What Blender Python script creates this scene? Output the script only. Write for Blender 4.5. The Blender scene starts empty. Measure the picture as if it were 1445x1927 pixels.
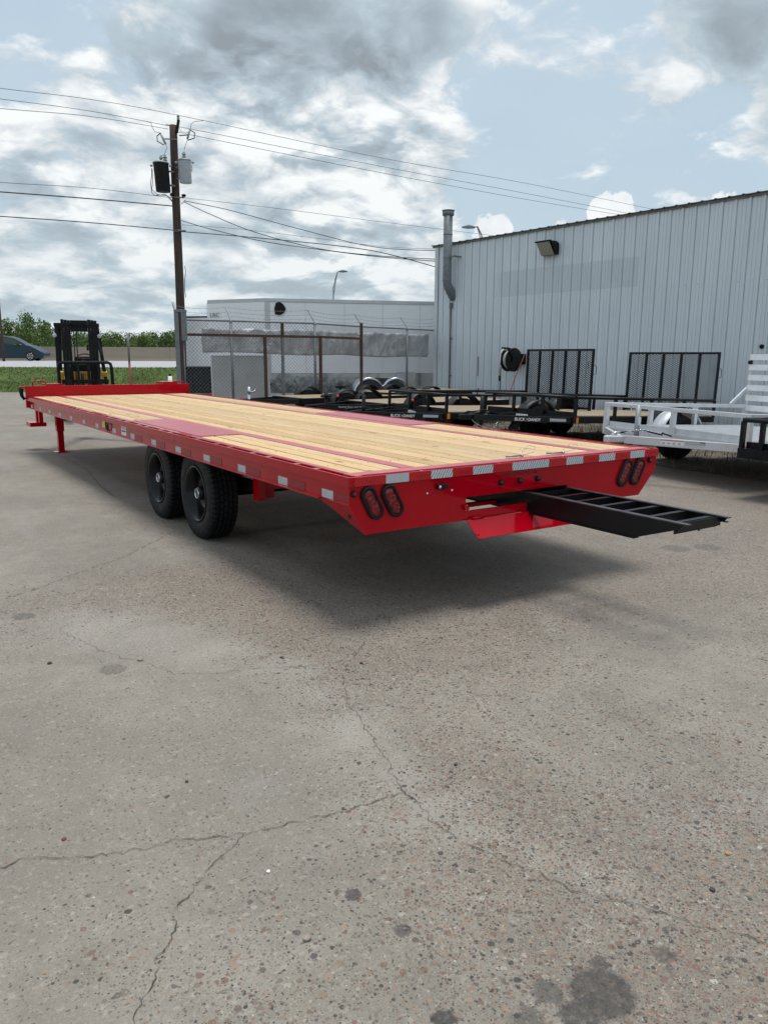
import bpy, bmesh, math, random
from mathutils import Vector, Matrix, noise
import numpy as np
random.seed(7)
S = bpy.context.scene
COL = S.collection
PI = math.pi

# ------------------------------------------------------------------ camera
F_PX, PITCH, YAW, ROLL = 1462.63, 0.198399, 0.591177, 0.0047527
CAM = Vector((-2.14097, -3.52089, 1.50141))
FW = Vector((math.sin(YAW)*math.cos(PITCH), math.cos(YAW)*math.cos(PITCH), -math.sin(PITCH)))
_r = Vector((math.cos(YAW), -math.sin(YAW), 0)); _u = _r.cross(FW)
RT = _r*math.cos(ROLL)+_u*math.sin(ROLL); UP = -_r*math.sin(ROLL)+_u*math.cos(ROLL)
cd = bpy.data.cameras.new('camera'); cam = bpy.data.objects.new('camera', cd); COL.objects.link(cam)
cd.sensor_fit = 'VERTICAL'; cd.sensor_height = 24.0; cd.lens = F_PX/1927*24.0
cd.clip_start = 0.05; cd.clip_end = 3000
cam.matrix_world = Matrix(((RT.x, UP.x, -FW.x, CAM.x), (RT.y, UP.y, -FW.y, CAM.y), (RT.z, UP.z, -FW.z, CAM.z), (0, 0, 0, 1)))
S.camera = cam
FH = Vector((math.sin(YAW), math.cos(YAW), 0)); RH = Vector((math.cos(YAW), -math.sin(YAW), 0))
def _ray(px, py): return FW + RT*((px-722.5)/F_PX) - UP*((py-963.5)/F_PX)
def at(px, py, ax, v):          # surveyed point: sight line met with the plane axis ax = v
    r = _ray(px, py); return CAM + r*((v-CAM[ax])/r[ax])
def atD(px, py, D):             # surveyed point at horizontal distance D from the camera
    r = _ray(px, py); return CAM + r*(D/r.dot(FH))

# ------------------------------------------------------------------ node helpers
class NB:
    def __init__(s, nt): s.nt = nt; nt.nodes.clear()
    def n(s, typ, ins=None, **props):
        nd = s.nt.nodes.new(typ)
        for k, v in props.items(): setattr(nd, k, v)
        for k, v in (ins or {}).items():
            sock = nd.inputs[k]
            if isinstance(v, bpy.types.NodeSocket): s.nt.links.new(v, sock)
            else:
                if isinstance(v, (tuple, list)) and sock.type == 'RGBA' and len(v) == 3: v = (*v, 1)
                sock.default_value = v
        return nd
    def m(s, op, a, b=0.0, c=0.0, clamp=False):
        return s.n('ShaderNodeMath', {0: a, 1: b, 2: c}, operation=op, use_clamp=clamp).outputs[0]
    def vm(s, op, a, b=(0, 0, 0), out=0):
        return s.n('ShaderNodeVectorMath', {0: a, 1: b}, operation=op).outputs[out]
    def noise(s, vec, scale, detail=4, rough=.55, w=0, out=0, lac=2.0):
        return s.n('ShaderNodeTexNoise', {'Vector': vec, 'Scale': scale, 'Detail': detail, 'Roughness': rough, 'Lacunarity': lac}).outputs[out]
    def mr(s, v, a, b, c=0.0, d=1.0, smooth=False):
        return s.n('ShaderNodeMapRange', {0: v, 1: a, 2: b, 3: c, 4: d}, interpolation_type='SMOOTHSTEP' if smooth else 'LINEAR').outputs[0]
    def mix(s, f, a, b, bt='MIX'):
        nd = s.n('ShaderNodeMix', data_type='RGBA', blend_type=bt)
        for i, v in ((0, f), (6, a), (7, b)):
            if isinstance(v, bpy.types.NodeSocket): s.nt.links.new(v, nd.inputs[i])
            else: nd.inputs[i].default_value = (*v, 1) if isinstance(v, (tuple, list)) and len(v) == 3 else v
        return nd.outputs[2]
    def ramp(s, f, stops, interp='LINEAR'):
        nd = s.n('ShaderNodeValToRGB', {0: f}); cr = nd.color_ramp; cr.interpolation = interp
        while len(cr.elements) < len(stops): cr.elements.new(.5)
        for e, (p, c) in zip(cr.elements, stops): e.position = p; e.color = (*c, 1)
        return nd.outputs[0]
    def mapv(s, vec, scale=(1, 1, 1), loc=(0, 0, 0), rot=(0, 0, 0)):
        return s.n('ShaderNodeMapping', {'Vector': vec, 'Scale': scale, 'Location': loc, 'Rotation': rot}).outputs[0]

# ------------------------------------------------------------------ world
SUN_EL, SUN_AZ = math.radians(83), math.radians(60)      # azimuth clockwise from +Y
SKY_STRENGTH = 0.10
W = bpy.data.worlds.new('World'); S.world = W; W.use_nodes = True
b = NB(W.node_tree)
sky = b.n('ShaderNodeTexSky', sky_type='NISHITA', sun_disc=False, sun_elevation=SUN_EL, sun_rotation=SUN_AZ, air_density=1.0, dust_density=2.5, ozone_density=1.0)
dirv = b.n('ShaderNodeTexCoord').outputs['Generated']
sep = b.n('ShaderNodeSeparateXYZ', {0: dirv})
zc = b.m('MAXIMUM', sep.outputs[2], 0.0)
den = b.m('ADD', zc, 0.30)
pu = b.m('DIVIDE', sep.outputs[0], den); pv = b.m('DIVIDE', sep.outputs[1], den)
P0 = b.n('ShaderNodeCombineXYZ', {0: pu, 1: pv, 2: 3.7}).outputs[0]
def dir_of(px, py): return _ray(px, py).normalized()
def blob(px, py, rad, amt, soft=1.0):      # a bank of cloud that stands in this compass direction and elevation
    d = dir_of(px, py)
    dt = b.vm('DOT_PRODUCT', dirv, tuple(d), out=1)
    r = rad/1462.0
    return b.m('MULTIPLY', b.mr(dt, math.cos(r*1.25), math.cos(r*0.15), smooth=True), amt)
def addall(L):
    x = L[0]
    for y in L[1:]: x = b.m('ADD', x, y)
    return x
warp = b.n('ShaderNodeTexNoise', {'Vector': P0, 'Scale': 3.2, 'Detail': 5}).outputs[1]
P1 = b.vm('ADD', P0, b.vm('MULTIPLY', b.vm('SUBTRACT', warp, (.5, .5, .5)), (.22, .22, .22)))
f1 = b.noise(P1, 4.0, 10, .56)
up = b.vm('MULTIPLY', P1, (0.90, 0.90, 1))
f1u = b.noise(b.vm('MULTIPLY', P1, (.962, .962, 1)), 4.0, 6, .5)
white = addall([blob(330, 190, 160, .16), blob(540, 260, 200, .20), blob(720, 240, 140, .18), blob(680, 400, 210, .20), blob(120, 330, 240, .18), blob(420, 400, 220, .18), blob(250, 560, 420, .16), blob(700, 520, 250, .12)])
dbank = addall([blob(420, 30, 150, .16), blob(610, 0, 170, .16), blob(740, 50, 120, .12), blob(500, 90, 100, .06), blob(1400, 190, 210, .20), blob(1230, 20, 300, .06), blob(960, 10, 180, .05)])
clear = addall([blob(110, 130, 270, .22), blob(1110, 260, 270, .17), blob(930, 330, 150, .08), blob(1300, 330, 150, .12)])
fine0 = b.noise(P1, 13.0, 7, .6)
dens = b.m('SUBTRACT', addall([b.m('MULTIPLY', b.m('SUBTRACT', f1, .5), 1.35), .5, white, dbank]), clear)
mask = b.mr(b.m('ADD', dens, b.m('MULTIPLY', b.m('SUBTRACT', fine0, .5), .16)), .47, .64, smooth=True)
fine = b.noise(P1, 13.0, 7, .6)
relief = b.m('MULTIPLY', b.mr(b.m('SUBTRACT', f1, f1u), -.14, .12), .9)
thick = b.mr(dens, .56, .86, smooth=True)
darkness = b.m('MULTIPLY', b.mr(dbank, .04, .20, smooth=True), thick)
texture_ = b.m('ADD', b.m('SUBTRACT', relief, .5), b.m('MULTIPLY', b.m('SUBTRACT', fine, .5), .5))
shade = b.m('ADD', b.m('SUBTRACT', b.m('ADD', .55, b.m('MULTIPLY', texture_, b.m('SUBTRACT', 1.0, b.m('MULTIPLY', darkness, .55)))), b.m('MULTIPLY', darkness, .62)), b.m('MULTIPLY', thick, -.06))
heads = addall([blob(250, 130, 90, .8), blob(380, 165, 120, .7), blob(520, 190, 110, .6), blob(730, 205, 130, .8), blob(640, 380, 150, .6), blob(60, 300, 120, .6), blob(690, 470, 120, .5), blob(1330, 170, 80, .5), blob(260, 520, 120, .35), blob(560, 480, 100, .4)])
shade = b.m('ADD', shade, b.m('MULTIPLY', heads, b.mr(b.m('ADD', b.m('MULTIPLY', fine, .7), b.m('MULTIPLY', relief, .7)), .55, 1.0, -.08, .42)))
cloudc = b.ramp(b.m('ADD', b.m('MULTIPLY', shade, .80), .24, clamp=True), [(0.0, (3.0, 3.5, 3.95)), (.20, (3.9, 4.65, 5.25)), (.42, (4.9, 5.9, 6.6)), (.62, (6.7, 7.3, 7.7)), (.85, (8.6, 9.0, 9.2)), (1.0, (9.6, 9.9, 9.9))])
haze = b.mix(b.mr(sep.outputs[2], 0.0, .22), (5.4, 6.5, 7.0), cloudc)
cloudc = b.mix(.35, cloudc, haze)
skyc = b.mix(.72, sky.outputs[0], (5.6, 7.1, 8.5))
skyc = b.mix(b.mr(sep.outputs[2], 0.35, 0.0), skyc, (5.1, 6.5, 7.3))
veil = b.mr(b.noise(P1, 1.8, 5, .6), .32, .70, 0.15, .70)
skyc = b.mix(veil, skyc, (5.7, 6.9, 7.8))
# small fair-weather cumuli low over the roof
cum = addall([blob(1150, 402, 44, .9), blob(925, 440, 42, .8), blob(1062, 430, 22, .6), blob(1362, 372, 26, .6), blob(1010, 434, 16, .5)])
nz = b.noise(dirv, 45, 4, .6)
cm = b.mr(b.m('ADD', b.m('MULTIPLY', cum, .75), b.m('MULTIPLY', nz, .8)), .72, .82, smooth=True)
final = b.mix(mask, skyc, cloudc)
final = b.mix(cm, final, b.mix(b.mr(b.noise(dirv, 30, 4, .6), .35, .65), (8.0, 8.5, 8.9), (9.5, 9.8, 9.9)))
belowh = b.mr(sep.outputs[2], -.02, 0.0)
final = b.mix(belowh, (2.2, 2.3, 2.0), final)
bg = b.n('ShaderNodeBackground', {0: final, 1: SKY_STRENGTH})
b.n('ShaderNodeOutputWorld', {0: bg.outputs[0]})
W.cycles.sampling_method = 'MANUAL'; W.cycles.sample_map_resolution = 512

sd = bpy.data.lights.new('sun', 'SUN'); sd.energy = 2.6; sd.angle = math.radians(22); sd.color = (1, .965, .91)
so = bpy.data.objects.new('sun', sd); COL.objects.link(so)
sdir = Vector((math.sin(SUN_AZ)*math.cos(SUN_EL), math.cos(SUN_AZ)*math.cos(SUN_EL), math.sin(SUN_EL)))
so.rotation_euler = sdir.to_track_quat('Z', 'Y').to_euler(); so.location = (0, 0, 30)
S.view_settings.view_transform = 'Standard'; S.view_settings.look = 'None'; S.view_settings.gamma = 1
S.view_settings.exposure = 0.0; S.view_settings.use_curve_mapping = False

# ------------------------------------------------------------------ materials
MATS = {}
def mat(name, color=(.5, .5, .5), rough=.5, metal=0.0, fn=None, **ex):
    m = bpy.data.materials.new(name); m.use_nodes = True
    q = NB(m.node_tree)
    bs = q.n('ShaderNodeBsdfPrincipled', {'Base Color': color, 'Roughness': rough, 'Metallic': metal})
    for k, v in ex.items(): bs.inputs[k.replace('_', ' ')].default_value = v
    out = q.n('ShaderNodeOutputMaterial', {0: bs.outputs[0]})
    q.bs = bs
    q.co = q.n('ShaderNodeTexCoord').outputs['Object']
    if fn: fn(q)
    MATS[name] = m
    return m
def setc(q, k, v): q.nt.links.new(v, q.bs.inputs[k])
def bump(q, h, strength=.3, dist=.01):
    setc(q, 'Normal', q.n('ShaderNodeBump', {'Height': h, 'Strength': strength, 'Distance': dist}).outputs[0])
def grime(col, dark, scale=6, amt=.5, rough=(.3, .5), bumpd=0.0):
    def fn(q):
        n = q.noise(q.co, scale, 6, .62)
        setc(q, 'Base Color', q.mix(q.mr(n, .42, .72, 0, amt), col, dark))
        setc(q, 'Roughness', q.mr(q.noise(q.co, scale*2.3, 4), .3, .7, rough[0], rough[1]))
        if bumpd: bump(q, q.noise(q.co, scale*14, 3), .4, bumpd)
    return fn
def redfn(q):
    n = q.noise(q.co, 3.0, 5, .6)
    setc(q, 'Base Color', q.mix(q.mr(n, .35, .75), (.45, .0005, .010), (.39, .0007, .009)))
    setc(q, 'Roughness', q.mr(q.noise(q.co, 9, 5), .3, .75, .10, .26))
    bump(q, q.noise(q.co, 4, 2), .10, .03)
RED = mat('red_paint', fn=redfn, Coat_Weight=.30, Coat_Roughness=.02, Specular_IOR_Level=.12)
def treadfn(q):
    redfn(q)
    sx = q.n('ShaderNodeSeparateXYZ', {0: q.co})
    k = 2*PI/.038
    a = q.m('SINE', q.m('MULTIPLY', q.m('ADD', sx.outputs[0], sx.outputs[1]), k)); c = q.m('SINE', q.m('MULTIPLY', q.m('SUBTRACT', sx.outputs[0], sx.outputs[1]), k))
    ch = q.m('SINE', q.m('MULTIPLY', sx.outputs[0], k)); 
    h = q.m('MAXIMUM', q.m('MULTIPLY', q.m('POWER', q.m('ABSOLUTE', a), 6), q.m('GREATER_THAN', ch, 0)), q.m('MULTIPLY', q.m('POWER', q.m('ABSOLUTE', c), 6), q.m('LESS_THAN', ch, 0)))
    bump(q, h, 1.0, .006)
    setc(q, 'Base Color', q.mix(h, (.52, .04, .065), (.66, .12, .15)))  # pink base colour carries the sky's reflection on the plate
    setc(q, 'Roughness', q.mr(h, 0, 1, .45, .38))
def redtopfn(q):
    redfn(q)
    setc(q, 'Base Color', q.mix(q.mr(q.noise(q.co, 5, 5), .35, .7), (.48, .018, .036), (.55, .06, .08)))  # sky sheen painted in: the red is lightened towards pink
    nd = q.noise(q.co, 14, 4, .6); setc(q, 'Roughness', q.mr(nd, .3, .7, .30, .42))
REDTOP = mat('red_paint_sky_sheen', fn=redtopfn, Coat_Weight=1.0, Coat_Roughness=.42)
TREAD = mat('red_tread_plate', fn=treadfn, Coat_Weight=1.0, Coat_Roughness=.45)
def woodfn(q):
    rnd = q.n('ShaderNodeObjectInfo').outputs['Random']
    off = q.n('ShaderNodeCombineXYZ', {0: q.m('MULTIPLY', rnd, 37.0), 1: q.m('MULTIPLY', rnd, 91.0), 2: q.m('MULTIPLY', rnd, 13.0)}).outputs[0]
    c = q.vm('ADD', q.co, off)
    g = q.noise(q.mapv(c, (26, 1.1, 26)), 2.2, 6, .62)
    ringy = q.noise(q.mapv(c, (9, .5, 9)), 2.0, 3, .5)
    rings = q.m('SINE', q.m('MULTIPLY', ringy, 60.0))
    col = q.ramp(g, [(.28, (.50, .345, .185)), (.5, (.64, .475, .28)), (.72, (.74, .585, .38))])
    col = q.mix(q.mr(rings, -1, 1, 0, .28), col, (.48, .30, .13))
    # knots
    v = q.n('ShaderNodeTexVoronoi', {'Vector': q.mapv(c, (7, 2.4, 7)), 'Scale': 1.0, 'Randomness': 1.0})
    kd = q.m('ADD', v.outputs['Distance'], q.m('MULTIPLY', q.noise(c, 40, 2), .06))
    kn = q.m('MULTIPLY', q.mr(kd, .12, .19, 1, 0), q.m('GREATER_THAN', q.n('ShaderNodeSeparateXYZ', {0: v.outputs['Color']}).outputs[0], .55))
    col = q.mix(q.m('MULTIPLY', kn, .8), col, (.13, .06, .025))
    fleck = q.mr(q.noise(q.mapv(c, (42, 4.5, 42)), 1.5, 3, .7), .62, .72, 0, .62)
    col = q.mix(fleck, col, (.22, .12, .05))
    tint = q.ramp(rnd, [(0, (.76, .68, .58)), (.25, (1.02, .97, .88)), (.45, (.86, .86, .86)), (.7, (1.08, .98, .82)), (.85, (.95, .84, .72)), (1, (1.05, 1.03, .98))])
    col = q.mix(1.0, col, tint, 'MULTIPLY')
    big = q.noise(c, .9, 3)
    col = q.mix(q.mr(big, .4, .7, 0, .25), col, (.60, .47, .30))
    setc(q, 'Base Color', col)
    q.bs.inputs['Roughness'].default_value = .72
    bump(q, g, .25, .002)
WOOD = mat('pine_wood', fn=woodfn)
GREYWOOD = mat('weathered_wood', fn=grime((.33, .25, .17), (.20, .15, .10), 14, .6, (.7, .85)))
BLACK = mat('black_paint', fn=grime((.0045, .005, .007), (.012, .012, .012), 5, .6, (.26, .45)), Specular_IOR_Level=.3)
BLACKM = mat('matte_black', fn=grime((.006, .0065, .008), (.018, .0175, .017), 8, .6, (.5, .75)), Specular_IOR_Level=.25)
GREYF = mat('dark_grey_fender', fn=grime((.022, .024, .028), (.04, .039, .037), 6, .6, (.4, .55)), Specular_IOR_Level=.3)
RUBBER = mat('tyre_rubber', fn=grime((.0055, .006, .008), (.016, .015, .014), 9, .6, (.55, .8)), Specular_IOR_Level=.3)
RIM = mat('black_rim', fn=grime((.0035, .004, .006), (.008, .008, .008), 6, .4, (.16, .26)), Specular_IOR_Level=.28)
CHROME = mat('bright_zinc', (.72, .73, .74), .22, 1.0)
def alufn(q):
    st = q.noise(q.mapv(q.co, (1.5, 40, 40)), 3, 3, .6)
    n = q.noise(q.co, 7, 5, .6)
    setc(q, 'Base Color', q.mix(q.mr(n, .4, .7, 0, .6), (.72, .73, .75), (.56, .57, .58)))
    setc(q, 'Roughness', q.mr(st, .3, .7, .34, .5))
ALUB = mat('bright_aluminium_slat', metal=.3, fn=lambda q: (setc(q, 'Base Color', q.mix(q.mr(q.noise(q.co, 6, 5), .4, .7), (.88, .89, .90), (.76, .77, .78)))))
ALU = mat('mill_aluminium', metal=.6, fn=alufn)
GALV = mat('galvanised_steel', metal=.6, fn=grime((.36, .38, .40), (.24, .25, .26), 18, .7, (.45, .6)))
GALVD = mat('weathered_galvanised', metal=.3, fn=grime((.20, .22, .235), (.12, .13, .14), 9, .7, (.5, .7)))
RUST = mat('rusty_steel', fn=grime((.10, .045, .03), (.05, .03, .028), 11, .9, (.7, .9), .002))
MIRR = mat('bright_aluminium_sheet', metal=1.0, fn=grime((.78, .80, .82), (.62, .64, .66), 3, .6, (.08, .22), .0))
WHITEP = mat('white_panel', fn=grime((.88, .89, .91), (.78, .79, .81), 1.2, .5, (.3, .45)))
TRIM = mat('trailer_trim', metal=.3, fn=grime((.55, .56, .57), (.42, .43, .44), 5, .6, (.3, .45)))
YEL = mat('forklift_yellow', fn=grime((.62, .33, .04), (.30, .17, .04), 5, .6, (.35, .55)))
WHITE = mat('white_print', (.80, .80, .80), .5)
LGREY = mat('pale_grey_print', (.42, .45, .48), .5)
PRINTK = mat('black_print', (.012, .01, .012), .5)
PRINTR = mat('red_print', (.5, .02, .02), .5)
DARKRED = mat('tape_emboss', (.30, .006, .012), .35)
AMBER = mat('amber_lens', (.85, .28, .02), .25)
ORNG = mat('orange_lens', (.75, .08, .015), .25)
YELST = mat('yellow_print', (.80, .50, .03), .5)
PORC = mat('grey_porcelain', (.33, .35, .36), .25)
LGT = mat('lamp_glass', (.62, .66, .70), .12)
HOSEW = mat('white_hose', (.62, .62, .58), .45)
HOSER = mat('red_hose', (.42, .10, .09), .5)
GLASSD = mat('tinted_glass', (.012, .016, .02), .06)
def lensfn(q):
    v = q.n('ShaderNodeTexVoronoi', {'Vector': q.co, 'Scale': 42.0, 'Randomness': .35}).outputs['Distance']
    setc(q, 'Base Color', q.mix(q.mr(v, .1, .6), (.50, .01, .02), (.13, .002, .006)))
    bump(q, v, .6, .01)
LENS = mat('red_lamp_lens', rough=.12, fn=lensfn)
def tapefn(c1, c2):
    def fn(q):
        n = q.noise(q.co, 30, 2, .5)
        s = q.n('ShaderNodeSeparateXYZ', {0: q.co})
        w = q.m('SINE', q.m('ADD', q.m('MULTIPLY', q.m('ADD', q.m('ADD', s.outputs[0], s.outputs[1]), q.m('MULTIPLY', s.outputs[2], -.55)), 330.0), q.m('MULTIPLY', n, 5.0)))
        w = q.mr(w, -.5, .6, smooth=True)
        setc(q, 'Base Color', q.mix(w, c1, c2))
    return fn
TAPEW = mat('silver_reflector', rough=.35, fn=tapefn((.26, .29, .32), (.70, .74, .78)))
TAPES = mat('silver_reflector_plain', rough=.4, fn=grime((.50, .53, .57), (.38, .41, .45), 40, .7, (.35, .5)))
TAPERS = mat('red_reflector_dull', (.27, .002, .008), .35)
TAPER = mat('red_reflector', rough=.3, fn=tapefn((.34, .002, .007), (.66, .008, .016)))
def wallfn(q):
    s = q.n('ShaderNodeSeparateXYZ', {0: q.co})
    n = q.noise(q.mapv(q.co, (1, 1, .25)), 1.4, 6, .62)
    col = q.mix(q.mr(n, .35, .7), (.72, .78, .825), (.65, .71, .755))
    streak = q.noise(q.mapv(q.co, (14, 14, .35)), 1.5, 4, .6)
    col = q.mix(q.mr(streak, .55, .8, 0, .5), col, (.44, .485, .51))
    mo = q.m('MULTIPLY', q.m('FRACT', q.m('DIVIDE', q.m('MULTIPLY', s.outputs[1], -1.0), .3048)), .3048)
    foot = q.m('MAXIMUM', q.m('MULTIPLY', q.mr(mo, .046, .052), q.mr(mo, .070, .056)), q.m('MULTIPLY', q.mr(mo, .285, .302), .6))  # shade at the foot of each rib, painted as dark lines
    for c_ in (.166, .246): foot = q.m('MAXIMUM', foot, q.m('MULTIPLY', q.m('MULTIPLY', q.mr(mo, c_-.006, c_-.002), q.mr(mo, c_+.010, c_)), .55))  # fainter painted shade lines for the minor ribs
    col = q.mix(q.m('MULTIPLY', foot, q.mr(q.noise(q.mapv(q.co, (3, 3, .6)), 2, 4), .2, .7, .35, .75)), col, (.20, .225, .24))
    # a band that was painted over in a slightly greener grey
    iny = q.m('MULTIPLY', q.mr(s.outputs[1], -7.22, -7.20), q.mr(s.outputs[1], -2.35, -2.9))
    inz = q.m('MULTIPLY', q.mr(q.m('ADD', s.outputs[2], q.m('MULTIPLY', q.noise(q.co, 8, 2), .03)), 3.12, 3.14), q.mr(s.outputs[2], 3.80, 3.77))
    col = q.mix(q.m('MULTIPLY', q.m('MULTIPLY', iny, inz), .32), col, (.42, .48, .505))
    sp = q.noise(q.co, 9, 5, .7)
    col = q.mix(q.mr(sp, .72, .8, 0, .5), col, (.24, .24, .23))
    lowd = q.m('MULTIPLY', q.mr(s.outputs[2], .7, 0), q.noise(q.co, 3, 4))
    col = q.mix(lowd, col, (.25, .23, .20))
    setc(q, 'Base Color', col)
    q.bs.inputs['Roughness'].default_value = .48
WALL = mat('painted_steel_wall', fn=wallfn)
ROOFM = mat('roof_metal', metal=.2, fn=grime((.20, .21, .20), (.06, .055, .05), 9, .9, (.5, .7)))
CORNER = mat('pale_corner_trim', fn=grime((.62, .66, .68), (.45, .48, .5), 4, .5, (.45, .6)))
POLEW = mat('creosoted_wood', fn=lambda q: (setc(q, 'Base Color', q.mix(q.mr(q.noise(q.mapv(q.co, (22, 22, .8)), 2, 5, .65), .35, .7), (.030, .018, .014), (.10, .062, .045))), bump(q, q.noise(q.mapv(q.co, (22, 22, .8)), 2, 5), .6, .01)))
POLEW.node_tree.nodes['Principled BSDF'].inputs['Roughness'].default_value = .85
WIRE = mat('wire_black', (.02, .022, .025), .6)
WIREG = mat('wire_grey', (.10, .11, .12), .5)
VANP = mat('slate_blue_paint', (.012, .034, .052), .35, .0, Specular_IOR_Level=.35)
def barfn(q):
    n = q.noise(q.mapv(q.co, (.5, .5, 2)), 1.2, 6, .6)
    setc(q, 'Base Color', q.mix(q.mr(n, .35, .7), (.34, .275, .21), (.29, .235, .18)))
BARR = mat('tan_concrete_wall', rough=.85, fn=barfn)
ROADM = mat('pale_road', fn=grime((.40, .40, .41), (.33, .33, .34), 1.2, .6, (.8, .9)))
def bannerfn(q):
    n = q.noise(q.mapv(q.co, (1, 1, 1.2), rot=(0, .7, 0)), 2.2, 5, .6)
    n2 = q.noise(q.mapv(q.co, (2.2, 2.2, 1.0), rot=(0, -.6, 0)), 2.6, 4, .6)
    setc(q, 'Base Color', q.mix(q.mr(q.m('ADD', n, n2), .85, 1.2), (.50, .50, .51), (.72, .73, .74)))
    bump(q, q.m('ADD', n, n2), 1.0, .12)
BANNER = mat('faded_vinyl', rough=.4, fn=bannerfn)
def perfn(q):
    n = q.noise(q.co, 2, 4)
    setc(q, 'Base Color', q.mix(q.mr(n, .3, .7), (.60, .605, .61), (.48, .485, .48)))
PERF = mat('dull_aluminium_mesh', rough=.5, metal=.1, fn=perfn)
LEAF = []
for i, c in enumerate([(.095, .15, .025), (.13, .20, .032), (.055, .10, .02), (.16, .22, .045)]):
    m = mat('leaf_green', c, .6); LEAF.append(m)
BARK = mat('bark', (.09, .07, .05), .9)

# concrete
def concfn(q):
    co = q.co
    big = q.noise(co, .42, 6, .6); big2 = q.noise(q.vm('ADD', co, (31, 7, 2)), 1.3, 5, .6); med = q.noise(co, 6.5, 6, .65)
    col = q.ramp(big, [(.30, (.225, .200, .168)), (.44, (.285, .258, .220)), (.58, (.335, .308, .268)), (.72, (.27, .248, .218))])
    col = q.mix(q.mr(big2, .40, .66, 0, .75), col, (.205, .188, .163))
    col = q.mix(q.mr(big2, .62, .78, 0, .8), col, (.37, .35, .32))
    col = q.mix(q.mr(med, .38, .72, 0, .45), col, (.15, .135, .115))
    sw = q.noise(q.mapv(co, (2.2, .35, 1), rot=(0, 0, .5)), .9, 5, .6)
    col = q.mix(q.mr(sw, .56, .74, 0, .5), col, (.36, .34, .315))
    band = None; cw = q.vm('ADD', co, q.vm('MULTIPLY', q.vm('SUBTRACT', q.noise(co, 2.6, 4, .6, out=1), (.5, .5, .5)), (.55, .55, 0)))
    for px, py, r in ((190, 1175, .35), (300, 1200, .30), (420, 1222, .26), (530, 1258, .22), (610, 1310, .20), (670, 1380, .18), (735, 1450, .15), (830, 1520, .14), (930, 1575, .14), (1040, 1625, .13), (1150, 1670, .14)):
        p = at(px, py, 2, 0); d = q.vm('DISTANCE', cw, (p.x, p.y, 0), out=1); v_ = q.mr(d, r*1.5, 0, 0, 1, smooth=True); band = v_ if band is None else q.m('MAXIMUM', band, v_)
    band = q.m('MULTIPLY', band, q.mr(med, .25, .75, .25, .70))
    col = q.mix(band, col, (.41, .385, .35))
    sp = q.n('ShaderNodeSeparateXYZ', {0: co})
    # broom/wear grain
    gr = q.noise(co, 95, 4, .75)
    col = q.mix(q.mr(gr, .30, .72, 0, .62), col, (.12, .110, .095))
    gr3 = q.noise(co, 230, 3, .8); col = q.mix(q.mr(gr3, .55, .75, 0, .45), col, (.46, .43, .38)); col = q.mix(q.mr(gr3, .45, .25, 0, .5), col, (.10, .09, .078))
    gr2 = q.noise(co, 40, 3, .7)
    col = q.mix(q.mr(gr2, .55, .72, 0, .5), col, (.42, .39, .345))
    # exposed aggregate, three sizes, worn through in patches
    patch = q.noise(q.vm('ADD', co, (5, 3, 1)), .75, 4, .55)
    right = q.mr(q.m('SUBTRACT', sp.outputs[0], q.m('MULTIPLY', sp.outputs[1], .2)), -1.6, .6)
    pb = at(310, 1125, 2, 0); pc_ = at(600, 1140, 2, 0)
    zone = q.m('MAXIMUM', q.mr(q.vm('DISTANCE', co, (pb.x, pb.y, 0), out=1), 1.1, .2, 0, .16, smooth=True), q.mr(q.vm('DISTANCE', co, (pc_.x, pc_.y, 0), out=1), .9, .2, 0, .14, smooth=True))
    expo = q.mr(q.m('SUBTRACT', q.m('ADD', q.m('ADD', patch, q.m('MULTIPLY', right, .20)), zone), q.m('MULTIPLY', band, .2)), .50, .72)
    hsum = None
    for sc, thr, lo in ((40, .40, .02), (80, .44, .08), (160, .44, .22)):
        w = q.vm('ADD', co, q.vm('MULTIPLY', q.vm('SUBTRACT', q.noise(co, sc*1.2, 1, out=1), (.5, .5, .5)), (.35/sc, .35/sc, 0)))
        v = q.n('ShaderNodeTexVoronoi', {'Vector': w, 'Scale': float(sc), 'Randomness': 1.0}, voronoi_dimensions='2D')
        rc = q.n('ShaderNodeSeparateXYZ', {0: v.outputs['Color']})
        pick = q.m('LESS_THAN', rc.outputs[1], q.mr(expo, 0, 1, lo*.5, .82))
        rad = q.m('MULTIPLY', rc.outputs[2], thr)
        msk = q.m('MULTIPLY', pick, q.mr(q.m('SUBTRACT', v.outputs['Distance'], rad), -.02, .06, 1, 0))
        pc = q.ramp(rc.outputs[0], [(0, (.030, .027, .026)), (.14, (.15, .09, .065)), (.34, (.22, .15, .105)), (.52, (.15, .12, .10)), (.68, (.26, .19, .14)), (.80, (.09, .075, .07)), (.88, (.30, .28, .25)), (.955, (.055, .055, .06)), (.99, (.40, .38, .34))], 'CONSTANT')
        col = q.mix(q.m('MULTIPLY', msk, .88), col, pc)
        hsum = msk if hsum is None else q.m('MAXIMUM', hsum, msk)
    # pores
    v = q.n('ShaderNodeTexVoronoi', {'Vector': q.vm('ADD', co, q.vm('MULTIPLY', q.vm('SUBTRACT', q.noise(co, 90, 1, out=1), (.5, .5, .5)), (.012, .012, 0))), 'Scale': 52.0}, voronoi_dimensions='2D')
    vs_ = q.n('ShaderNodeSeparateXYZ', {0: v.outputs['Color']}); pth = q.mr(q.noise(q.vm('ADD', co, (9, 2, 0)), 1.1, 4, .6), .35, .65, .95, .55)
    pr = q.m('MULTIPLY', q.mr(q.m('SUBTRACT', v.outputs['Distance'], q.m('MULTIPLY', vs_.outputs[1], .14)), .02, .12, 1, 0), q.m('GREATER_THAN', vs_.outputs[0], pth))
    col = q.mix(q.m('MULTIPLY', pr, .6), col, (.05, .045, .04))
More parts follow.
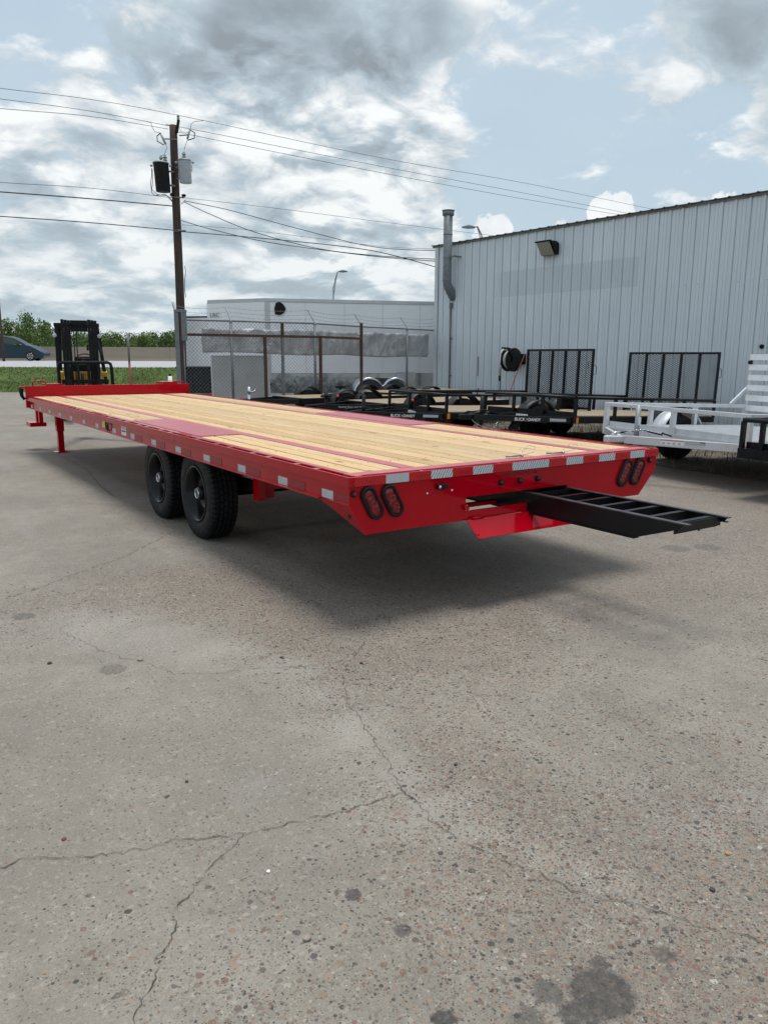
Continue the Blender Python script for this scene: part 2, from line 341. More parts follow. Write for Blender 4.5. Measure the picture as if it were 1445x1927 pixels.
    # oil drips: dark spots with ragged edges
    rag = q.m('MULTIPLY', q.m('SUBTRACT', q.noise(co, 55, 4, .7), .5), .045)
    st = None
    for px, py, r, a in ((665, 1684, .028, .62), (758, 1751, .026, .5), (1132, 1868, .085, .62), (1030, 1866, .042, .45), (1127, 1812, .030, .5), (1090, 1912, .052, .62), (993, 1920, .045, .42), (836, 1918, .032, .7), (1250, 1798, .032, .45), (45, 1160, .07, .35), (213, 1260, .07, .3), (505, 1132, .05, .2), (1330, 1030, .12, .3), (1272, 1032, .12, .3)):
        p = at(px, py, 2, 0)
        d = q.vm('DISTANCE', co, (p.x, p.y, 0), out=1)
        s_ = q.m('MULTIPLY', q.mr(q.m('ADD', d, rag), r*1.02, r*.80, 0, 1), min(.85, a*1.2))
        st = s_ if st is None else q.m('MAXIMUM', st, s_)
    st = q.m('MULTIPLY', st, q.mr(gr2, .3, .7, 1.15, .75))
    col = q.mix(st, col, (.035, .033, .033))
    col = q.mix(1.0, col, (1.05, 1.03, 1.005), 'MULTIPLY')
    setc(q, 'Base Color', col)
    setc(q, 'Roughness', q.mr(hsum, 0, 1, .88, .62))
    h = q.m('ADD', q.m('MULTIPLY', med, .5), q.m('ADD', q.m('MULTIPLY', gr, .30), q.m('SUBTRACT', q.m('MULTIPLY', hsum, .25), q.m('MULTIPLY', pr, .5))))
    bump(q, h, .55, .008)
CONC = mat('worn_concrete', fn=concfn)
def dirtfn(q):
    n = q.noise(q.co, 2.2, 6, .65); f = q.noise(q.co, 45, 4, .7)
    col = q.ramp(n, [(.3, (.045, .038, .032)), (.5, (.09, .072, .055)), (.7, (.19, .155, .115))])
    col = q.mix(q.mr(f, .5, .7, 0, .6), col, (.28, .24, .18))
    setc(q, 'Base Color', col); bump(q, q.m('ADD', f, n), .8, .03); q.bs.inputs['Roughness'].default_value = .95
DIRT = mat('damp_dirt', fn=dirtfn)
def grassfn(q):
    n = q.noise(q.co, .8, 6, .65); f = q.noise(q.mapv(q.co, (1, 1, 1)), 7, 5, .75)
    col = q.ramp(n, [(.3, (.085, .14, .027)), (.55, (.13, .19, .042)), (.75, (.17, .22, .06))])
    col = q.mix(q.mr(f, .40, .72, 0, .75), col, (.04, .065, .018))
    setc(q, 'Base Color', col); bump(q, f, .9, .15); q.bs.inputs['Roughness'].default_value = .9
GRASS = mat('grass_green', fn=grassfn)
CRACKM = mat('crack_dark', fn=grime((.045, .036, .028), (.11, .088, .066), 60, .8, (.9, .95)))
STONE = mat('pebble_tan', fn=grime((.32, .27, .22), (.18, .14, .11), 30, .7, (.7, .8)))

# ------------------------------------------------------------------ mesh builder
class MB:
    def __init__(s): s.v = []; s.f = []; s.sm = []
    def add(s, vs, fs, smooth=False):
        o = len(s.v); s.v += [tuple(p) for p in vs]; s.f += [tuple(i+o for i in f) for f in fs]; s.sm += [smooth]*len(fs); return s
    def box(s, x0, x1, y0, y1, z0, z1):
        vs = [(x, y, z) for z in (z0, z1) for y in (y0, y1) for x in (x0, x1)]
        return s.add(vs, [(0, 2, 3, 1), (4, 5, 7, 6), (0, 1, 5, 4), (2, 6, 7, 3), (0, 4, 6, 2), (1, 3, 7, 5)])
    def beam(s, p, q, w, h, up=(0, 0, 1)):      # rectangular bar from p to q
        p = Vector(p); q = Vector(q); d = (q-p).normalized(); u = Vector(up)
        if abs(d.dot(u)) > .98: u = Vector((1, 0, 0))
        sd = d.cross(u).normalized(); u = sd.cross(d)
        vs = [e + sd*(a*w/2) + u*(c*h/2) for e in (p, q) for a, c in ((-1, -1), (1, -1), (1, 1), (-1, 1))]
        return s.add(vs, [(0, 1, 2, 3), (7, 6, 5, 4), (0, 4, 5, 1), (1, 5, 6, 2), (2, 6, 7, 3), (3, 7, 4, 0)])
    def tube(s, pts, r, n=8, cap=True, smooth=True, closed=False):
        pts = [Vector(p) for p in pts]; m = len(pts); rs = r if isinstance(r, (list, tuple)) else [r]*m
        vs = []; prev = None
        for i, p in enumerate(pts):
            if closed: d = (pts[(i+1) % m]-pts[i-1]).normalized()
            else: d = (pts[min(i+1, m-1)]-pts[max(i-1, 0)]).normalized()
            if prev is None:
                a = Vector((0, 0, 1)) if abs(d.z) < .9 else Vector((1, 0, 0)); u = d.cross(a).normalized()
            else: u = (prev - d*prev.dot(d)).normalized()
            prev = u; w = d.cross(u)
            vs += [p + (u*math.cos(2*PI*k/n)+w*math.sin(2*PI*k/n))*rs[i] for k in range(n)]
        fs = []
        R = m if closed else m-1
        for i in range(R):
            j = (i+1) % m
            fs += [(i*n+k, i*n+(k+1) % n, j*n+(k+1) % n, j*n+k) for k in range(n)]
        s.add(vs, fs, smooth)
        if cap and not closed: s.add([], []); o = len(s.v)-len(vs); s.f += [tuple(o+k for k in reversed(range(n))), tuple(o+(m-1)*n+k for k in range(n))]; s.sm += [False, False]
        return s
    def cyl(s, p, q, r, n=16, r2=None): return s.tube([p, q], [r, r if r2 is None else r2], n, True, True)
    def prism(s, poly, ax, a, c):               # polygon (2D, in the other two axes in order) extruded along axis ax
        n = len(poly); vs = []
        for t in (a, c):
            for (x, y) in poly:
                p = [x, y]; p.insert(ax, t); vs.append(p)
        return s.add(vs, [tuple(range(n)), tuple(reversed(range(n, 2*n)))] + [(i, i+n, (i+1) % n+n, (i+1) % n) for i in range(n)])
    def lathe(s, prof, c, ax=0, n=32, smooth=True, a0=0.0, a1=2*PI):
        full = abs(a1-a0-2*PI) < 1e-6; m = len(prof); N = n if full else n+1; vs = []
        for k in range(N):
            t = a0+(a1-a0)*k/n; cc, ss = math.cos(t), math.sin(t)
            for (r, h) in prof:
                p = [0, 0, 0]; p[ax] = h; p[(ax+1) % 3] = r*cc; p[(ax+2) % 3] = r*ss; vs.append((p[0]+c[0], p[1]+c[1], p[2]+c[2]))
        fs = []
        for k in range(n):
            k2 = (k+1) % N
            for i in range(m-1): fs.append((k*m+i, k*m+i+1, k2*m+i+1, k2*m+i))
        return s.add(vs, fs, smooth)
    def mesh(s, name):
        me = bpy.data.meshes.new(name); me.from_pydata(s.v, [], s.f)
        me.polygons.foreach_set('use_smooth', s.sm)
        bm = bmesh.new(); bm.from_mesh(me); bmesh.ops.recalc_face_normals(bm, faces=bm.faces); bm.to_mesh(me); bm.free()
        return me
    def build(s, name, m, parent=None, bevel=0, kind=None):
        me = s.mesh(name); me.materials.append(m)
        o = bpy.data.objects.new(name, me); COL.objects.link(o)
        if parent: o.parent = parent
        if bevel:
            bv = o.modifiers.new('bevel', 'BEVEL'); bv.width = bevel; bv.segments = 2; bv.limit_method = 'ANGLE'; bv.angle_limit = math.radians(40)
        if kind: o['kind'] = kind
        return o
def tag(o, label, cat, group=None):
    o['label'] = label; o['category'] = cat
    if group: o['group'] = group
    return o
def thing(name, label, cat, loc=(0, 0, 0), rot=(0, 0, 0), group=None):
    o = bpy.data.objects.new(name, None); COL.objects.link(o); o.location = loc; o.rotation_euler = rot; o.empty_display_size = .2
    return tag(o, label, cat, group)
def struct(o, label=None):
    o['kind'] = 'structure'
    if label: o['label'] = label
    return o
def copytree(o, parent=None):
    c = o.copy(); COL.objects.link(c)
    if parent: c.parent = parent
    for ch in list(o.children): copytree(ch, c)
    return c
def text(s, name, m, parent, origin, xdir, ydir, height, width=None, ext=.0006, bold=0.0, shear=0):
    cu = bpy.data.curves.new(name, 'FONT'); cu.body = s; cu.size = 1; cu.extrude = 0; cu.offset = bold; cu.shear = shear
    o = bpy.data.objects.new(name, cu); COL.objects.link(o); bpy.context.view_layer.update()
    me = bpy.data.meshes.new_from_object(o.evaluated_get(bpy.context.evaluated_depsgraph_get()))
    bpy.data.objects.remove(o)
    xs = [v.co.x for v in me.vertices]; ys = [v.co.y for v in me.vertices]
    x0, x1, y0, y1 = min(xs), max(xs), min(ys), max(ys)
    sy = height/(y1-y0); sx = (width/(x1-x0)) if width else sy
    X = Vector(xdir).normalized(); Y = Vector(ydir).normalized(); Z = X.cross(Y); O = Vector(origin)
    for v in me.vertices: v.co = O + X*((v.co.x-x0)*sx) + Y*((v.co.y-y0)*sy) + Z*ext
    me.materials.append(m)
    t = bpy.data.objects.new(name, me); COL.objects.link(t); t.parent = parent
    return t

# ------------------------------------------------------------------ ground and terrain
def poly(name, pts, m, z=None):
    mb = MB(); mb.add([(p[0], p[1], p[2] if z is None else z) for p in pts], [tuple(range(len(pts)))]); return mb.build(name, m)
E = Vector((.883, -.469, 0)); N_ = Vector((.469, .883, 0)); C0 = Vector((CAM.x, CAM.y, 0))
def st(s, t, z=0.0): p = C0+E*s+N_*t; return (p.x, p.y, z)
struct(poly('ground', [(-900, -900, -.06), (900, -900, -.06), (900, 900, -.06), (-900, 900, -.06)], GRASS), 'green field running out to the horizon')
struct(poly('concrete_lot', [st(-60, -30), st(60, -30), st(60, 32.8), st(-60, 32.8)], CONC), 'worn grey concrete yard with exposed pebbles')
# dirt strip where the small trailers are parked, ragged edge
mb = MB(); top = []; ys = np.arange(-12, 15.6, .35)
edge = [(7.05 + .25*noise.noise(Vector((0, y*.5, 3))) + .12*noise.noise(Vector((5, y*2.2, 3))) + max(0, (y-8)*.28), y) for y in ys]
vs = [(x, y, .004) for x, y in edge] + [(13.08, y, .004) for _, y in edge]; n = len(edge)
mb.add(vs, [(i, i+n, i+n+1, i+1) for i in range(n-1)]); struct(mb.build('dirt_strip', DIRT), 'dark damp dirt under the small trailers by the building')
# verge: bank rising to the highway
mb = MB(); vs = []; fs = []; ns_, nt_ = 90, 10
for j in range(nt_+1):
    for i in range(ns_+1):
        s_ = -60+140*i/ns_; f = j/nt_; t_ = 32.7+(36.3-32.7)*f; z_ = -.02+.955*(f**1.15)+.05*noise.noise(Vector((s_*.6, t_*.9, 0)))*math.sin(PI*f)
        vs.append(st(s_, t_, z_))
for j in range(nt_):
    for i in range(ns_): a = j*(ns_+1)+i; fs.append((a, a+1, a+ns_+2, a+ns_+1))
mb.add(vs, fs, True); struct(mb.build('grass_bank', GRASS), 'mown green bank between the yard and the highway')
ROADZ = .935
mb = MB(); mb.add([st(-70, 36.3, ROADZ), st(110, 36.3, ROADZ), st(110, 80, ROADZ), st(-70, 80, ROADZ), st(-70, 80, -.1), st(110, 80, -.1)], [(0, 1, 2, 3), (3, 2, 5, 4)])
struct(mb.build('highway', ROADM), 'pale concrete highway on its low bank')
for t_, w_ in ((37.4, .12), (60.0, .12)):
    struct(poly('road_marking', [st(-70, t_, ROADZ+.006), st(110, t_, ROADZ+.006), st(110, t_+w_, ROADZ+.006), st(-70, t_+w_, ROADZ+.006)], WHITE))
# concrete highway wall, cast in lengths
hw = thing('highway_barrier', 'long tan concrete wall along the far side of the highway', 'wall', st(0, 74, ROADZ))
hw.rotation_euler = (0, 0, math.atan2(E.y, E.x))
me = None
for i in range(-10, 14):
    if me is None:
        o = MB().prism([(-.22, 0), (.22, 0), (.12, .25), (.09, 1.22), (-.09, 1.22), (-.12, .25)], 0, 0, 5.985).build('wall_length', BARR, hw, .01); me = o.data; o.location = (i*6, 0, 0)
    else:
        o = o.copy(); COL.objects.link(o); o.location = (i*6, 0, 0)
# grass blades on the bank
def blades(name, n, region, hmin, hmax, mats, label, width=.012):
    vs = []; fs = []; 
    for i in range(n):
        x, y, z = region(); h = random.uniform(hmin, hmax); a = random.uniform(0, PI); w = width*random.uniform(.7, 1.6)
        dx, dy = math.cos(a)*w, math.sin(a)*w; lx, ly = random.gauss(0, .3)*h, random.gauss(0, .3)*h
        k = len(vs); vs += [(x-dx, y-dy, z), (x+dx, y+dy, z), (x+lx, y+ly, z+h)]; fs.append((k, k+1, k+2))
    me = bpy.data.meshes.new(name); me.from_pydata(vs, [], fs)
    for m in mats: me.materials.append(m)
    me.polygons.foreach_set('material_index', [random.randrange(len(mats)) for _ in fs])
    o = bpy.data.objects.new(name, me); COL.objects.link(o); o['kind'] = 'stuff'; o['label'] = label; return o
def bankpt():
    s_ = random.uniform(-24, 6); f = random.random(); t_ = 32.7+3.6*f; z_ = -.04+.955*(f**1.15); return st(s_, t_, z_)
GB = [mat('grass_blade', c, .8) for c in ((.11, .18, .035), (.15, .22, .05), (.075, .12, .025), (.20, .23, .08))]
blades('grass', 50000, bankpt, .03, .10, GB, 'short green grass on the bank', .02)
def dirtpt():
    y = random.uniform(-4, 13); x = random.uniform(7.1+max(0, (y-8)*.28), 13); 
    return (x, y, 0)
DRY = [mat('dry_weed', c, .9) for c in ((.20, .16, .09), (.11, .09, .05), (.07, .09, .03))]
blades('dry_weeds', 9000, dirtpt, .03, .16, DRY, 'dry weeds and straw on the dirt under the small trailers', .006)

# cracks in the slab
def crack(pts, w, label, seed, z=.004):
    P = [at(x, y, 2, 0) for x, y in pts]; Q = []
    for a, c in zip(P, P[1:]):
        L = (c-a).length; k = max(2, int(L/.012))
        Q += [a.lerp(c, i/k) for i in range(k)]
    Q.append(P[-1]); mb = MB(); L_ = []; R_ = []
    for i, p in enumerate(Q):
        d = (Q[min(i+1, len(Q)-1)]-Q[max(i-1, 0)]).normalized(); nrm = Vector((-d.y, d.x, 0))
        q_ = p + nrm*(.018*noise.noise(Vector((i*.09, seed, 0))) + .016*noise.noise(Vector((i*.31, seed, 7))) + .008*noise.noise(Vector((i*.77, seed, 9))) + random.uniform(-.0022, .0022))
        ww = w*.72*max(.12, .50+1.0*noise.noise(Vector((i*.21, seed, 4)))+.5*noise.noise(Vector((i*.8, seed, 4))))
        L_.append((q_.x-nrm.x*ww, q_.y-nrm.y*ww, z)); R_.append((q_.x+nrm.x*ww, q_.y+nrm.y*ww, z))
    n = len(Q); mb.add(L_+R_, [(i, i+1, i+1+n, i+n) for i in range(n-1)])
    o = mb.build('crack', CRACKM); struct(o, label); return o
crack([(0, 1634), (60, 1618), (150, 1612), (240, 1607), (330, 1582), (395, 1577), (460, 1570), (530, 1556), (620, 1533), (700, 1512), (762, 1492)], .0032, 'longest crack in the concrete across the middle of the yard', 1)
crack([(762, 1492), (830, 1483), (900, 1456), (960, 1432)], .0014, 'faint crack running right from the crack junction', 2)
crack([(460, 1572), (405, 1625), (372, 1670), (335, 1705), (325, 1760), (300, 1800), (285, 1850), (258, 1900), (256, 1960)], .0026, 'crack forking down to the bottom edge', 3)
crack([(762, 1492), (735, 1455), (722, 1420), (695, 1380), (662, 1335), (648, 1300), (645, 1272), (668, 1232), (690, 1205)], .0022, 'crack running up from the junction towards the trailer', 4)
crack([(762, 1492), (830, 1560), (915, 1606), (980, 1632), (1060, 1672), (1130, 1692), (1200, 1703), (1290, 1735), (1445, 1775)], .0026, 'crack running down to the right of the junction', 5)
crack([(115, 1188), (190, 1225), (280, 1250), (330, 1268), (410, 1268), (470, 1258), (560, 1257), (640, 1245), (690, 1210)], .0022, 'upper crack crossing the yard behind the junction', 6)
crack([(0, 1130), (60, 1112), (130, 1085), (230, 1050), (330, 1000)], .004, 'crack near the left edge in front of the wheels', 7)
crack([(0, 805), (40, 800), (56, 798), (120, 795)], .012, 'slab joint beyond the front jack', 8)
crack([(104, 850), (135, 868), (165, 885), (190, 915), (215, 935)], .008, 'crack running from the jack foot under the deck', 9)
crack([(930, 1050), (985, 1120), (1010, 1180), (880, 1230)], .0016, 'hairline crack in the shade behind the trailer', 10)
# loose stones
for i, (px, py, s_, lab) in enumerate([(264, 1243, .030, 'pale loose stone left of centre, the largest on the yard'), (94, 1249, .022, 'small brown stone near the left edge'), (530, 1238, .016, 'little dark stone on the upper crack'), (680, 1249, .018, 'dark stone by the top of the rising crack'), (505, 1641, .012, 'tiny white chip near the lower middle'), (1340, 1676, .018, 'black stone at the lower right'), (121, 1580, .016, 'reddish stone above the long crack'), (578, 1768, .022, 'tan pebble between the fork and the oil spots'), (352, 1472, .013, 'tiny black stone left of the junction'), (857, 1440, .014, 'small dark stone right of the junction'), (1368, 1608, .016, 'orange pebble at the right edge'), (655, 1075, .016, 'dark stone behind the trailer tail')]):
    p = at(px, py, 2, 0)
    me = bpy.data.meshes.new('stone'); bm = bmesh.new(); bmesh.ops.create_icosphere(bm, subdivisions=2, radius=s_/2)
    for v in bm.verts: v.co = v.co*(1+.35*noise.noise(v.co*(1.6/s_)+Vector((i*3, 0, 0)))); v.co.z *= .6
    bm.to_mesh(me); bm.free(); me.materials.append(STONE if i in (0, 4, 7, 10) else mat('stone_dark', (.06, .05, .045) if i != 6 else (.16, .07, .05), .8))
    if i == 10: me.materials[0] = mat('stone_orange', (.45, .22, .05), .7)
    if i == 4: me.materials[0] = WHITE
    o = bpy.data.objects.new('stone', me); COL.objects.link(o); o.location = (p.x, p.y, s_*.2); o.rotation_euler = (0, 0, i); tag(o, lab, 'stone')

# ------------------------------------------------------------------ metal building
bt = .055
BR = thing('metal_building', 'long metal building clad in ribbed pale blue-grey steel sheets', 'building', (12.85, 16.03, 0), (0, 0, bt))
BM = Matrix.Translation((12.85, 16.03, 0)) @ Matrix.Rotation(bt, 4, 'Z'); BI = BM.inverted()
def onwall(px, py, out=0.0):     # point on the wall face (local frame of the building), out metres proud of it
    o = BI @ CAM; d = BI.to_3x3() @ _ray(px, py); t = (-out-o.x)/d.x; p = o+d*t; return p
WT = 4.74
def ribprof():
    pr = []
    for k in range(3):
        y = k*.3048
        pr += [(y, 0), (y+.010, -.034), (y+.040, -.034), (y+.052, 0), (y+.135, 0), (y+.140, -.009), (y+.157, -.009), (y+.162, 0), (y+.215, 0), (y+.220, -.009), (y+.237, -.009), (y+.242, 0)]
    pr.append((.9144, 0)); return pr
pr = ribprof(); mb = MB(); n = len(pr)
vs = [(x, -y, z) for z in (.06, WT) for (y, x) in pr]
mb.add(vs, [(i, i+1, i+1+n, i+n) for i in range(n-1)])
pan = mb.mesh("wall_panel")
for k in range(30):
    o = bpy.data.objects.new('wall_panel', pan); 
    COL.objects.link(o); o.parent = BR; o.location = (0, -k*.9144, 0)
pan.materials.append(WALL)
# panels share one mesh, so the paint is laid out in the building's own frame
nt = WALL.node_tree
LB = 30*.9144
mb = MB().box(.04, 13, -LB, -.02, 0, WT-.02); mb.build('wall_core', CORNER, BR)
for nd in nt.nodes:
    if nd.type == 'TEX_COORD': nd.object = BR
mb = MB().box(-.045, .10, .0, .012, .0, WT).box(-.045, -.037, -.13, 0, 0, WT); mb.build('corner_trim', CORNER, BR)
mb = MB().box(-.012, .04, -LB, -.14, 0, .06); mb.build('base_trim', GALVD, BR)
# roof sheet with ribs, its ragged edge seen from below
mb = MB(); pr = []; y = .14
while y > -LB:
    pr += [(y, 0), (y-.03, .016), (y-.05, .016), (y-.08, 0), (y-.25, 0)]; y -= .3048
n = len(pr); vs = []
for x, zz in ((-.10, 4.765), (6.5, 5.36), (13.2, 4.765)):
    vs += [(x, yy, zz+h) for yy, h in pr]
for x, zz in ((-.10, 4.752), (6.5, 5.345), (13.2, 4.752)):
    vs += [(x, yy, zz+h) for yy, h in pr]
fs = []
for j in (0, 1, 3, 4): fs += [(j*n+i, j*n+i+1, (j+1)*n+i+1, (j+1)*n+i) for i in range(n-1)]
fs += [(i, i+1, 3*n+i+1, 3*n+i) for i in range(n-1)]
mb.add(vs, fs); mb.build('roof', ROOFM, BR)
mb = MB().box(-.05, .0, -LB, .13, 4.70, 4.752); mb.build('eave_trim', ROOFM, BR)
# rows of screws
mb = MB()
for z in (3.06, 1.43, .35):
    k = 0; y = -.22
    while y > -LB:
        if random.random() < .93: mb.lathe([(0, -.008), (.008, -.007), (.013, -.001)], (0, y+random.uniform(-.012, .012), z+random.uniform(-.012, .012)), 0, 6)
        y -= .3048
mb.build('screw_rows', GALVD, BR, kind='stuff')

# flue pipe
p_top, p_bend = onwall(847, 402, .25), onwall(842, 541, .25)
y0 = p_bend.y; x0 = -.28
fl = thing('flue_pipe', 'grey round flue pipe elbowing out of the wall near the corner of the building', 'pipe', tuple(BM @ Vector((x0, y0, 3.2))), (0, 0, bt))
zt = 5.60
mb = MB().tube([(.30, .0, .0), (.22, 0, .08), (.10, 0, .24), (.02, 0, .36), (0, 0, .46), (0, 0, zt-3.2)], .13, 20); mb.build('pipe', GALVD, fl)
for q_ in (.46, 1.1, 1.75): MB().cyl((0, 0, q_), (0, 0, q_+.03), .137, 20).build('pipe_band', GALVD, fl)
for q_ in ((.20, .11), (.12, .215), (.05, .32)): MB().tube([(q_[0]-.012, 0, q_[1]-.016+.0), (q_[0]+.012, 0, q_[1]-.032+.0)], .137, 20).build('elbow_seam', GALVD, fl)
mb = MB().cyl((0, 0, zt-3.2-.11), (0, 0, zt-3.2+.02), .17, 20).cyl((0, 0, zt-3.2+.02), (0, 0, zt-3.2+.035), .185, 20); mb.build('cap', GALVD, fl)
MB().box(0, .28, -.30, -.27, 1.12, 1.16).box(-.02, .02, -.30, 0, 1.12, 1.16).build('bracket', GALVD, fl)
pc = onwall(849, 574, .05)
co = thing('conduit', 'thin rusty conduit running down the wall below the flue pipe', 'pipe', tuple(BM @ Vector((-.06, pc.y, 0))), (0, 0, bt))
MB().cyl((0, 0, .3), (0, 0, 2.9), .018, 8).build('pipe', RUST, co); MB().box(-.035, .035, -.04, .04, 2.9, 3.06).build('conduit_box', GALVD, co)
for z in (.9, 2.0): MB().box(-.01, .055, -.03, .03, z, z+.03).build('clip', GALVD, co)
# wall lamp
pl = onwall(1033, 470, .12)
wl = thing('wall_lamp', 'dark wall-pack floodlight with a glass front high on the metal wall', 'lamp', tuple(BM @ Vector((0, pl.y, pl.z))), (0, 0, bt))
hw_ = .25
mb = MB().prism([(-.035, .15), (-.13, .19), (-.36, .19), (-.14, -.13), (-.035, -.13)][::1], 1, -hw_, hw_)
mb.build('housing', BLACKM, wl, .01)
mb = MB().prism([(-.372, .165), (-.165, -.135), (-.175, -.14), (-.382, .16)], 1, -hw_+.04, hw_-.04); mb.build('lens', mat('dusty_lamp_glass', (.30, .30, .25), .15), wl)
mb = MB().prism([(-.40, .20), (-.36, .20), (-.345, .165), (-.385, .165)], 1, -hw_-.01, hw_+.01); mb.build('lens_frame', BLACKM, wl)
# hose reel
pr_ = onwall(962, 677, .2)
hr = thing('hose_reel', 'black hose reel on the wall with a white hose looped and a red hose hanging', 'hose reel', tuple(BM @ Vector((-.42, pr_.y, pr_.z))), (0, 0, bt+PI/2))
for yy, xx in ((0, -.10), (0, -.30)):
    MB().lathe([(0, xx-.012), (.08, xx-.014), (.30, xx-.02), (.315, xx-.012), (.315, xx+.012), (.30, xx+.01), (0, xx+.012)], (0, 0, 0), 0, 36).build('reel_disc', BLACK, hr)
for i_ in range(4): MB().lathe([(.24+.008*math.cos(t), -.28+.045*i_+.022*math.sin(t)) for t in np.linspace(0, 2*PI, 9)], (0, 0, 0), 0, 32).build('hose_coil', HOSEW, hr)
MB().lathe([(0, -.36), (.05, -.355), (.06, -.32)], (0, 0, 0), 0, 16).build('hub', BLACKM, hr)
MB().box(-.36, -.325, -.40, .10, -.05, .05).box(-.36, -.04, -.415, -.375, -.12, .16).build('bracket', BLACK, hr)
MB().beam((-.34, 0, 0), (-.34, .26, .30), .04, .06).beam((-.34, .26, .30), (-.12, .28, .31), .05, .05).build('arm', BLACK, hr)
MB().tube([(-.2, .18, .26), (-.22, .34, .27), (-.22, .43, .16), (-.22, .45, -.10), (-.22, .44, -.42)], .018, 8).build('white_hose', HOSEW, hr)
MB().cyl((-.22, .44, -.42), (-.22, .435, -.56), .024, 8).build('nozzle', BLACKM, hr)
MB().tube([(-.30, -.40, .12), (-.34, -.36, .14), (-.36, -.28, .02), (-.36, -.02, -.45), (-.36, .16, -.85), (-.36, .20, -1.25)], .014, 8).build('red_hose', HOSER, hr)
MB().cyl((-.02, .2, -.2), (-.02, .2, -1.3), .012, 6).build('riser_pipe', BLACKM, hr)
ph = onwall(1433, 652)
MB().lathe([(0, -.04), (.035, -.04), (.045, -.03), (.045, 0)], (0, ph.y, ph.z), 0, 12).build('wall_plug', BLACKM, BR)
p1_, p2_ = onwall(901, 671), onwall(901, 708)
MB().box(-.034, -.03, p1_.y-.012, p1_.y+.012, p2_.z, p1_.z).build('wall_rod', BLACKM, BR)

# ------------------------------------------------------------------ chain-link fence with barbed wire
FZ = 2.28
FP = [(4.05, 14.09), (5.28, 13.98), (7.47, 13.92), (9.52, 14.98), (11.5, 15.62), (12.93, 16.12)]
fe = thing('chain_link_fence', 'tall chain-link fence topped with barbed wire between the yard gate and the building', 'fence', (FP[0][0], FP[0][1], 0))
def fl_(p, z): return Vector((p[0]-FP[0][0], p[1]-FP[0][1], z))
for i, p in enumerate(FP):
    top = FZ-.02 if i not in (len(FP)-1,) else 2.78
    MB().cyl(fl_(p, -.05), fl_(p, top), .038 if i in (0, 5) else .032, 12).build('post', GALVD, fe)
    MB().lathe([(0, .05), (.035, .03), (.042, 0)], fl_(p, top), 2, 12).build('post_cap', GALVD, fe)
for a, c in zip(FP, FP[1:]): MB().cyl(fl_(a, FZ), fl_(c, FZ), .022, 10).build('top_rail', GALVD, fe)
arms = []
for i, p in enumerate(FP[:5]):
    a = Vector(FP[max(i-1, 0)]); c = Vector(FP[i+1]); d = (c-a).normalized(); nrm = Vector((-d.y, d.x, 0))
    b0 = fl_(p, FZ+.02); b1 = b0 + nrm*.21 + Vector((-.04, 0, .31)); arms.append((b0, b1))
    MB().beam(b0, b1, .035, .02).build('barb_arm', GALV, fe)
arms.append((fl_(FP[5], FZ+.05), fl_(FP[5], FZ+.36)))
for f_ in (.30, .62, .96):
    mb = MB()
    for (a0, a1), (c0, c1) in zip(arms, arms[1:]):
        A = a0.lerp(a1, f_); Cc = c0.lerp(c1, f_); pts = [A.lerp(Cc, t)-Vector((0, 0, .05*4*t*(1-t))) for t in np.linspace(0, 1, 7)]
        mb.tube(pts, .003, 4, smooth=False)
        L = (Cc-A).length
        for q_ in range(int(L/.13)):
            t = (q_+.5)/int(L/.13); pp = A.lerp(Cc, t)-Vector((0, 0, .05*4*t*(1-t))); mb.beam(pp+Vector((0, 0, -.018)), pp+Vector((.005, 0, .018)), .003, .003)
    mb.build('barbed_wire', GALVD, fe)
mb = MB()
def link_panel(mb, a, c, z0, z1, sp, r=.0030):
    a = Vector(a); c = Vector(c); L = (c-a).length; d = (c-a)/L; H = z1-z0
    k = -int(H/sp)-1
    while k*sp < L:
        s0 = k*sp
        for sg in (1, -1):
            s1, s2 = (s0, s0+H) if sg > 0 else (s0+H, s0)      # s at z0, s at z1
            zA, zB = 0.0, H; 
            def cut(S): return (S-s1)/(s2-s1)*H
            lo, hi = min(s1, s2), max(s1, s2)
            cl, ch = max(lo, 0), min(hi, L)
            if ch-cl < .01: continue
            z_a, z_b = cut(cl), cut(ch)
            A = Vector((*(a+d*cl), z0+z_a)); B = Vector((*(a+d*ch), z0+z_b)); off = Vector((-d.y, d.x, 0))*(.003*sg)
            mb.tube([A+off, B+off], r, 3, cap=False, smooth=False)
        k += 1
for a, c in zip(FP, FP[1:]):
    link_panel(mb, (a[0]-FP[0][0], a[1]-FP[0][1]), (c[0]-FP[0][0], c[1]-FP[0][1]), .03, FZ-.01, .088)
mb.build('chain_link_mesh', GALVD, fe, kind='stuff')

# rusty gate frame standing in front of the fence
gx = [(4.1, 13.92), (6.07, 13.84), (6.53, 13.83), (7.56, 13.80), (9.30, 14.66)]
ga = thing('rusty_gate_frame', 'rusty square-tube gate frame standing against the chain-link fence', 'gate', (gx[0][0], gx[0][1], 0))
def gl(p, z): return Vector((p[0]-gx[0][0], p[1]-gx[0][1], z))
for a, c in ((gx[0], gx[3]), (gx[3], gx[4])): MB().beam(gl(a, 1.95), gl(c, 1.95), .05, .06).build('top_bar', RUST, ga)
for p, z0, z1, m_ in ((gx[1], 0, 1.92, RUST), (gx[2], 1.98, FZ-.02, RUST), (gx[2], 0, 1.92, GALVD), (gx[3], 0, 1.92, RUST), (gx[4], 0, 2.36, RUST)):
    MB().beam(gl(p, z0), gl(p, z1), .06, .06).build('upright', m_, ga)
